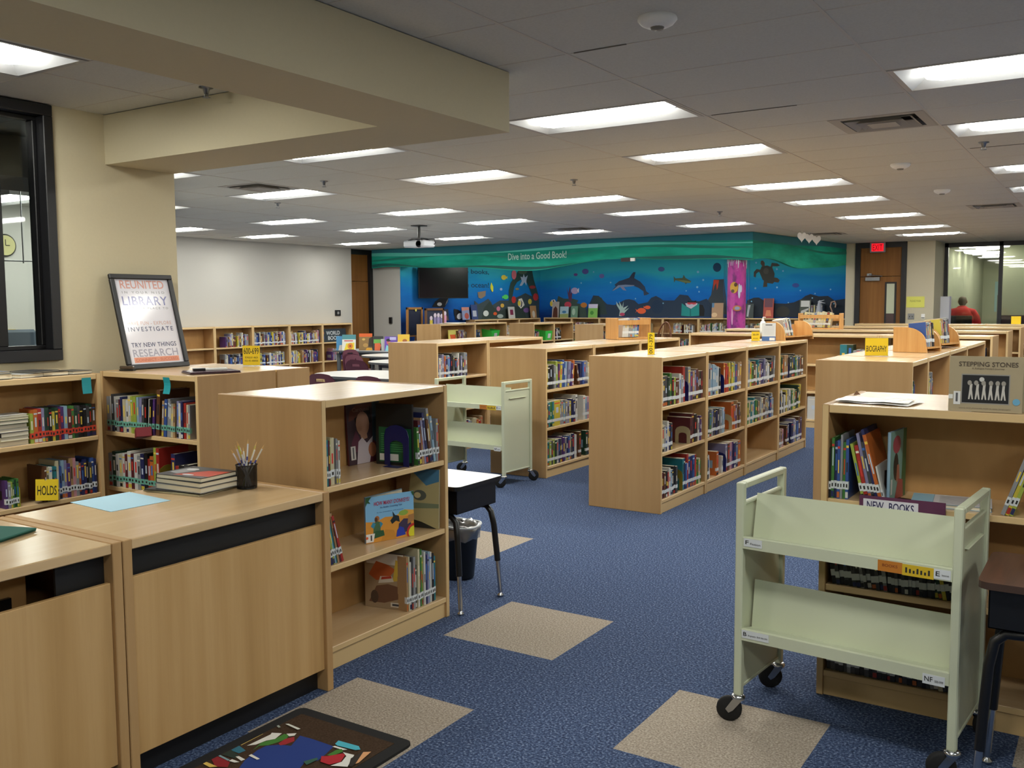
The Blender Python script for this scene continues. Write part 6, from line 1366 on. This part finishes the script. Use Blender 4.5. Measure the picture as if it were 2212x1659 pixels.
# ---- farther shelves: one mass of small books
def mass(o, rz, w, dens, zs, seed, pal):
    r_ = random.Random(seed)
    for s, z in enumerate(zs):
        n = r_.random()
        spec = []
        for _ in range(3):
            if r_.random() < dens: spec.append(('b', ''.join(r_.choice(pal) for _ in range(r_.randint(5, 9))), .18, .26, .02, .036))
            else: spec.append(('g', w * .25))
            spec.append(('g', r_.uniform(.0, .06)))
        row((o[0], o[1], z), rz, s if s < 3 else 2, '', spec, 0, True, .02, .17, r_.random() < .7, seed * 9 + s, w, None, w * .95)
PALL = 'kxswebnltdgmyorcpviau'
for a, c in ((8.80, 1.16),): mass((-6.0, a + .03, 0), Q, c, .8, (ZB, ZM_), 70, PALL)
row((-6.0, 7.873, ZM_), Q, 1, '', [('b', 'awusxwsaxownbsdgrora', .16, .22, .016, .026)], 0, True, seed=71, leng=.87, fit=.84)
row((-6.0, 7.873, ZB), Q, 0, '', [('b', 'nwsxdegora', .16, .22, .016, .026), ('g', .1), ('b', 'nwsdeora', .16, .24, .016, .026)], 0, True, seed=72, leng=.87, fit=.84)
for k, (a, c) in enumerate(((8.26, 9.33), (9.33, 10.42))): mass((-4.362, a + .03, 0), Q, c - a - .07, .9, ZSH, 75 + k, PALL)
for k, (a, c) in enumerate(((6.73, 7.36), (7.36, 8.40), (8.40, 9.42), (9.42, 10.77))):
    row((-1.155, a + .03, ZT), Q, 2, '', [[('b', 'nnume', .16, .22, .02, .03), ('b', 'd', .24, .25, .02, .03), ('b', 'vp', .2, .22, .02, .03)], [('e', 'n'), ('b', 'nn', .25, .26, .04, .05), ('b', 'dyaeksn', .2, .26, .018, .03)], [('b', 'kxnsdu', .2, .24, .02, .03)], [('b', 'txsk', .14, .2, .02, .03)]][k], 0, True, seed=80 + k, leng=c - a - .07)
    mass((-1.155, a + .03, 0), Q, c - a - .07, .7, (ZB, ZM_), 85 + k, PALL)
for k, (y, xs) in enumerate(((12.08, [-4.93, -3.70, -2.46, -1.22]), (14.2, [-5.2, -3.88, -2.57, -1.25]), (16.35, [-5.45, -4.05, -2.65, -1.27]), (18.4, [-4.2, -3.1, -2.0, -1.0]))):
    for j in range(3):
        if k == 0 and j < 2: continue
        mass((xs[j] + .03, y, 0), 0, xs[j + 1] - xs[j] - .07, .6 if k else .8, ZSH, 100 + k * 5 + j, PALL)
row((-2.43, 12.08, ZM_), 0, 1, '', [('b', 'wxkukscroabpkmbsbnbxxe', .17, .2, .025, .05)], 0, True, seed=121, leng=1.1)
row((-2.43, 12.08, ZT), 0, 2, '', [('b', 'xxroabpkmsbbsnxxxvxsx', .18, .2, .03, .055)], 0, True, seed=123, leng=1.17)
row((-3.67, 12.08, ZT), 0, 2, '', [('g', .74), ('b', 'td', .25, .26, .07, .09), ('b', 'ssvx', .18, .2, .03, .05)], 0, True, seed=124, leng=1.17)
row((-3.67, 12.08, ZB), 0, 0, '', [('g', .35), ('b', 'ww', .26, .3, .15, .2)], 0, True, seed=122, leng=1.17, band=False)
for nm, xf, y0, w in (('E1', -11.7, 15.42, 1.25), ('E2', -10.42, 17.0, .86), ('E3', -8.45, 16.35, 1.1)):
    for j in range(2):
        mass((xf, y0 + j * w + .03, 0), Q, w - .07, .9, (ZB, ZM_), 130 + j + int(-xf), 'kxswiuacpevs')
        row((xf, y0 + j * w + .03, ZT), Q, 2, '', {('E1', 0): [('g', .62), ('b', 'uiacpisuax', .19, .25, .02, .035)], ('E1', 1): [('b', 'xnkdnx', .18, .24, .02, .035), ('g', .45)], ('E2', 0): [('b', 'bkkwkxiks', .16, .24, .02, .03), ('g', .28)], ('E2', 1): [('b', 'cckiwskkxk', .2, .26, .02, .035)]}.get((nm, j), [('b', 'wsxkeas', .2, .25, .02, .03)]), 0, True, seed=190 + j + int(-xf), leng=w - .07)
for k in range(7):
    y = ws[k]; mass((-13.6, y + .03, 0), Q, ws[k + 1] - y - .07, (.8, .8, .2, .85, .95, .9, .6)[k], (.46, .84) if k < 6 else (.46,), 140 + k, 'wsxupvnbcayeski')
for k, (a, c) in enumerate(((18.5, 19.5), (19.5, 20.5), (20.5, 21.55))): mass((-13.0, a + .03, 0), Q, c - a - .07, .9, (ZM_, ZT), 150 + k, 'wswesxai')
xs = [-13.0, -12.15, -11.33, -10.46, -9.56, -8.62, -7.65, -6.7, -5.8, -5.12]
for k in range(9): mass((xs[k] + .03, 21.72, 0), 0, xs[k + 1] - xs[k] - .07, .85, (.46, .86), 160 + k, 'wswesxaikgcs')
s = STUFF.build('distant_books'); tag(s, 'mixed small books filling the farther and darker library shelves', 'books', None, 'stuff')
GREEN = mat('#35c24a', .5, name='green_bin_plastic')
for k, (px, lab) in enumerate(((1072, 'bright green book bin in the left bookcase before the mural'), (1188, 'bright green book bin in the middle bookcase before the mural'))):
    X = (-11.72, -10.44)[k]; q = onX(px, 722 + 4 * k, X)
    t = thing('book_bin', lab, 'bin', (X - .16, q.y, ZT + .001), Q, 'bright green book bins')
    b = MB(); vs = [(-.12, -.12, 0), (.12, -.12, 0), (.12, .12, 0), (-.12, .12, 0), (-.17, -.15, .2), (.17, -.15, .2), (.17, .13, .24), (-.17, .13, .24)]
    b.add(vs, [(0, 3, 2, 1), (0, 1, 5, 4), (1, 2, 6, 5), (2, 3, 7, 6), (3, 0, 4, 7)], GREEN); b.build('bin', t)
    b = MB(); F = frame((0, -.139, .09), (1, 0, 0), (0, -.15, 1)); b.add([(-.06, -.05, .002), (.06, -.05, .002), (.06, .05, .002), (-.06, .05, .002)], [(0, 1, 2, 3)], LABELW, F); b.build('bin_label', t)
q = onX(985, 722, -11.72)
picture_book('yellow picture book with an orange teacup facing out in the left mural bookcase', (-11.78, q.y, ZT + .001), R(80), .29, .25, .012, 'y', [('#d9cf6a', FULL), ('#d95a2a', [(.25, .15), (.7, .15), (.75, .6), (.15, .6)]), ('#6a9a4a', ['E', .82, .5, .12, .2])], [], R(4))
q = onX(738, 716, -13.64)
picture_book('reference book faced out with large white letters, white wall shelf', (-13.655, q.y - .25, .842), R(90), .8, .27, .02, 'k', [('#24303a', FULL), ('#c9503a', ['E', .14, .7, .06, .16]), ('#2a4a9a', ['E', .1, .35, .1, .25])], [('WORLD', .52, .68, .5, .3, '#cdd3d6'), ('BOOK', .54, .3, .42, .3, '#cdd3d6')], R(3), None, 'encyclopedia')
# ---------------------------------------------------------------- light and view
w = bpy.data.worlds.new('world'); SC.world = w; w.use_nodes = True
w.node_tree.nodes['Background'].inputs[0].default_value = (.9, .95, 1, 1)
w.node_tree.nodes['Background'].inputs[1].default_value = .0
VS = SC.view_settings
VS.view_transform = 'Standard'; VS.look = 'None'; VS.gamma = 1; VS.exposure = 1.74; VS.use_curve_mapping = False
SC.cycles.max_bounces = 7; SC.cycles.diffuse_bounces = 4; SC.cycles.glossy_bounces = 3; SC.cycles.transparent_max_bounces = 12
SC.cycles.adaptive_threshold = .03
SC.cycles.sample_clamp_indirect = 8
SC.cycles.caustics_reflective = False; SC.cycles.caustics_refractive = False
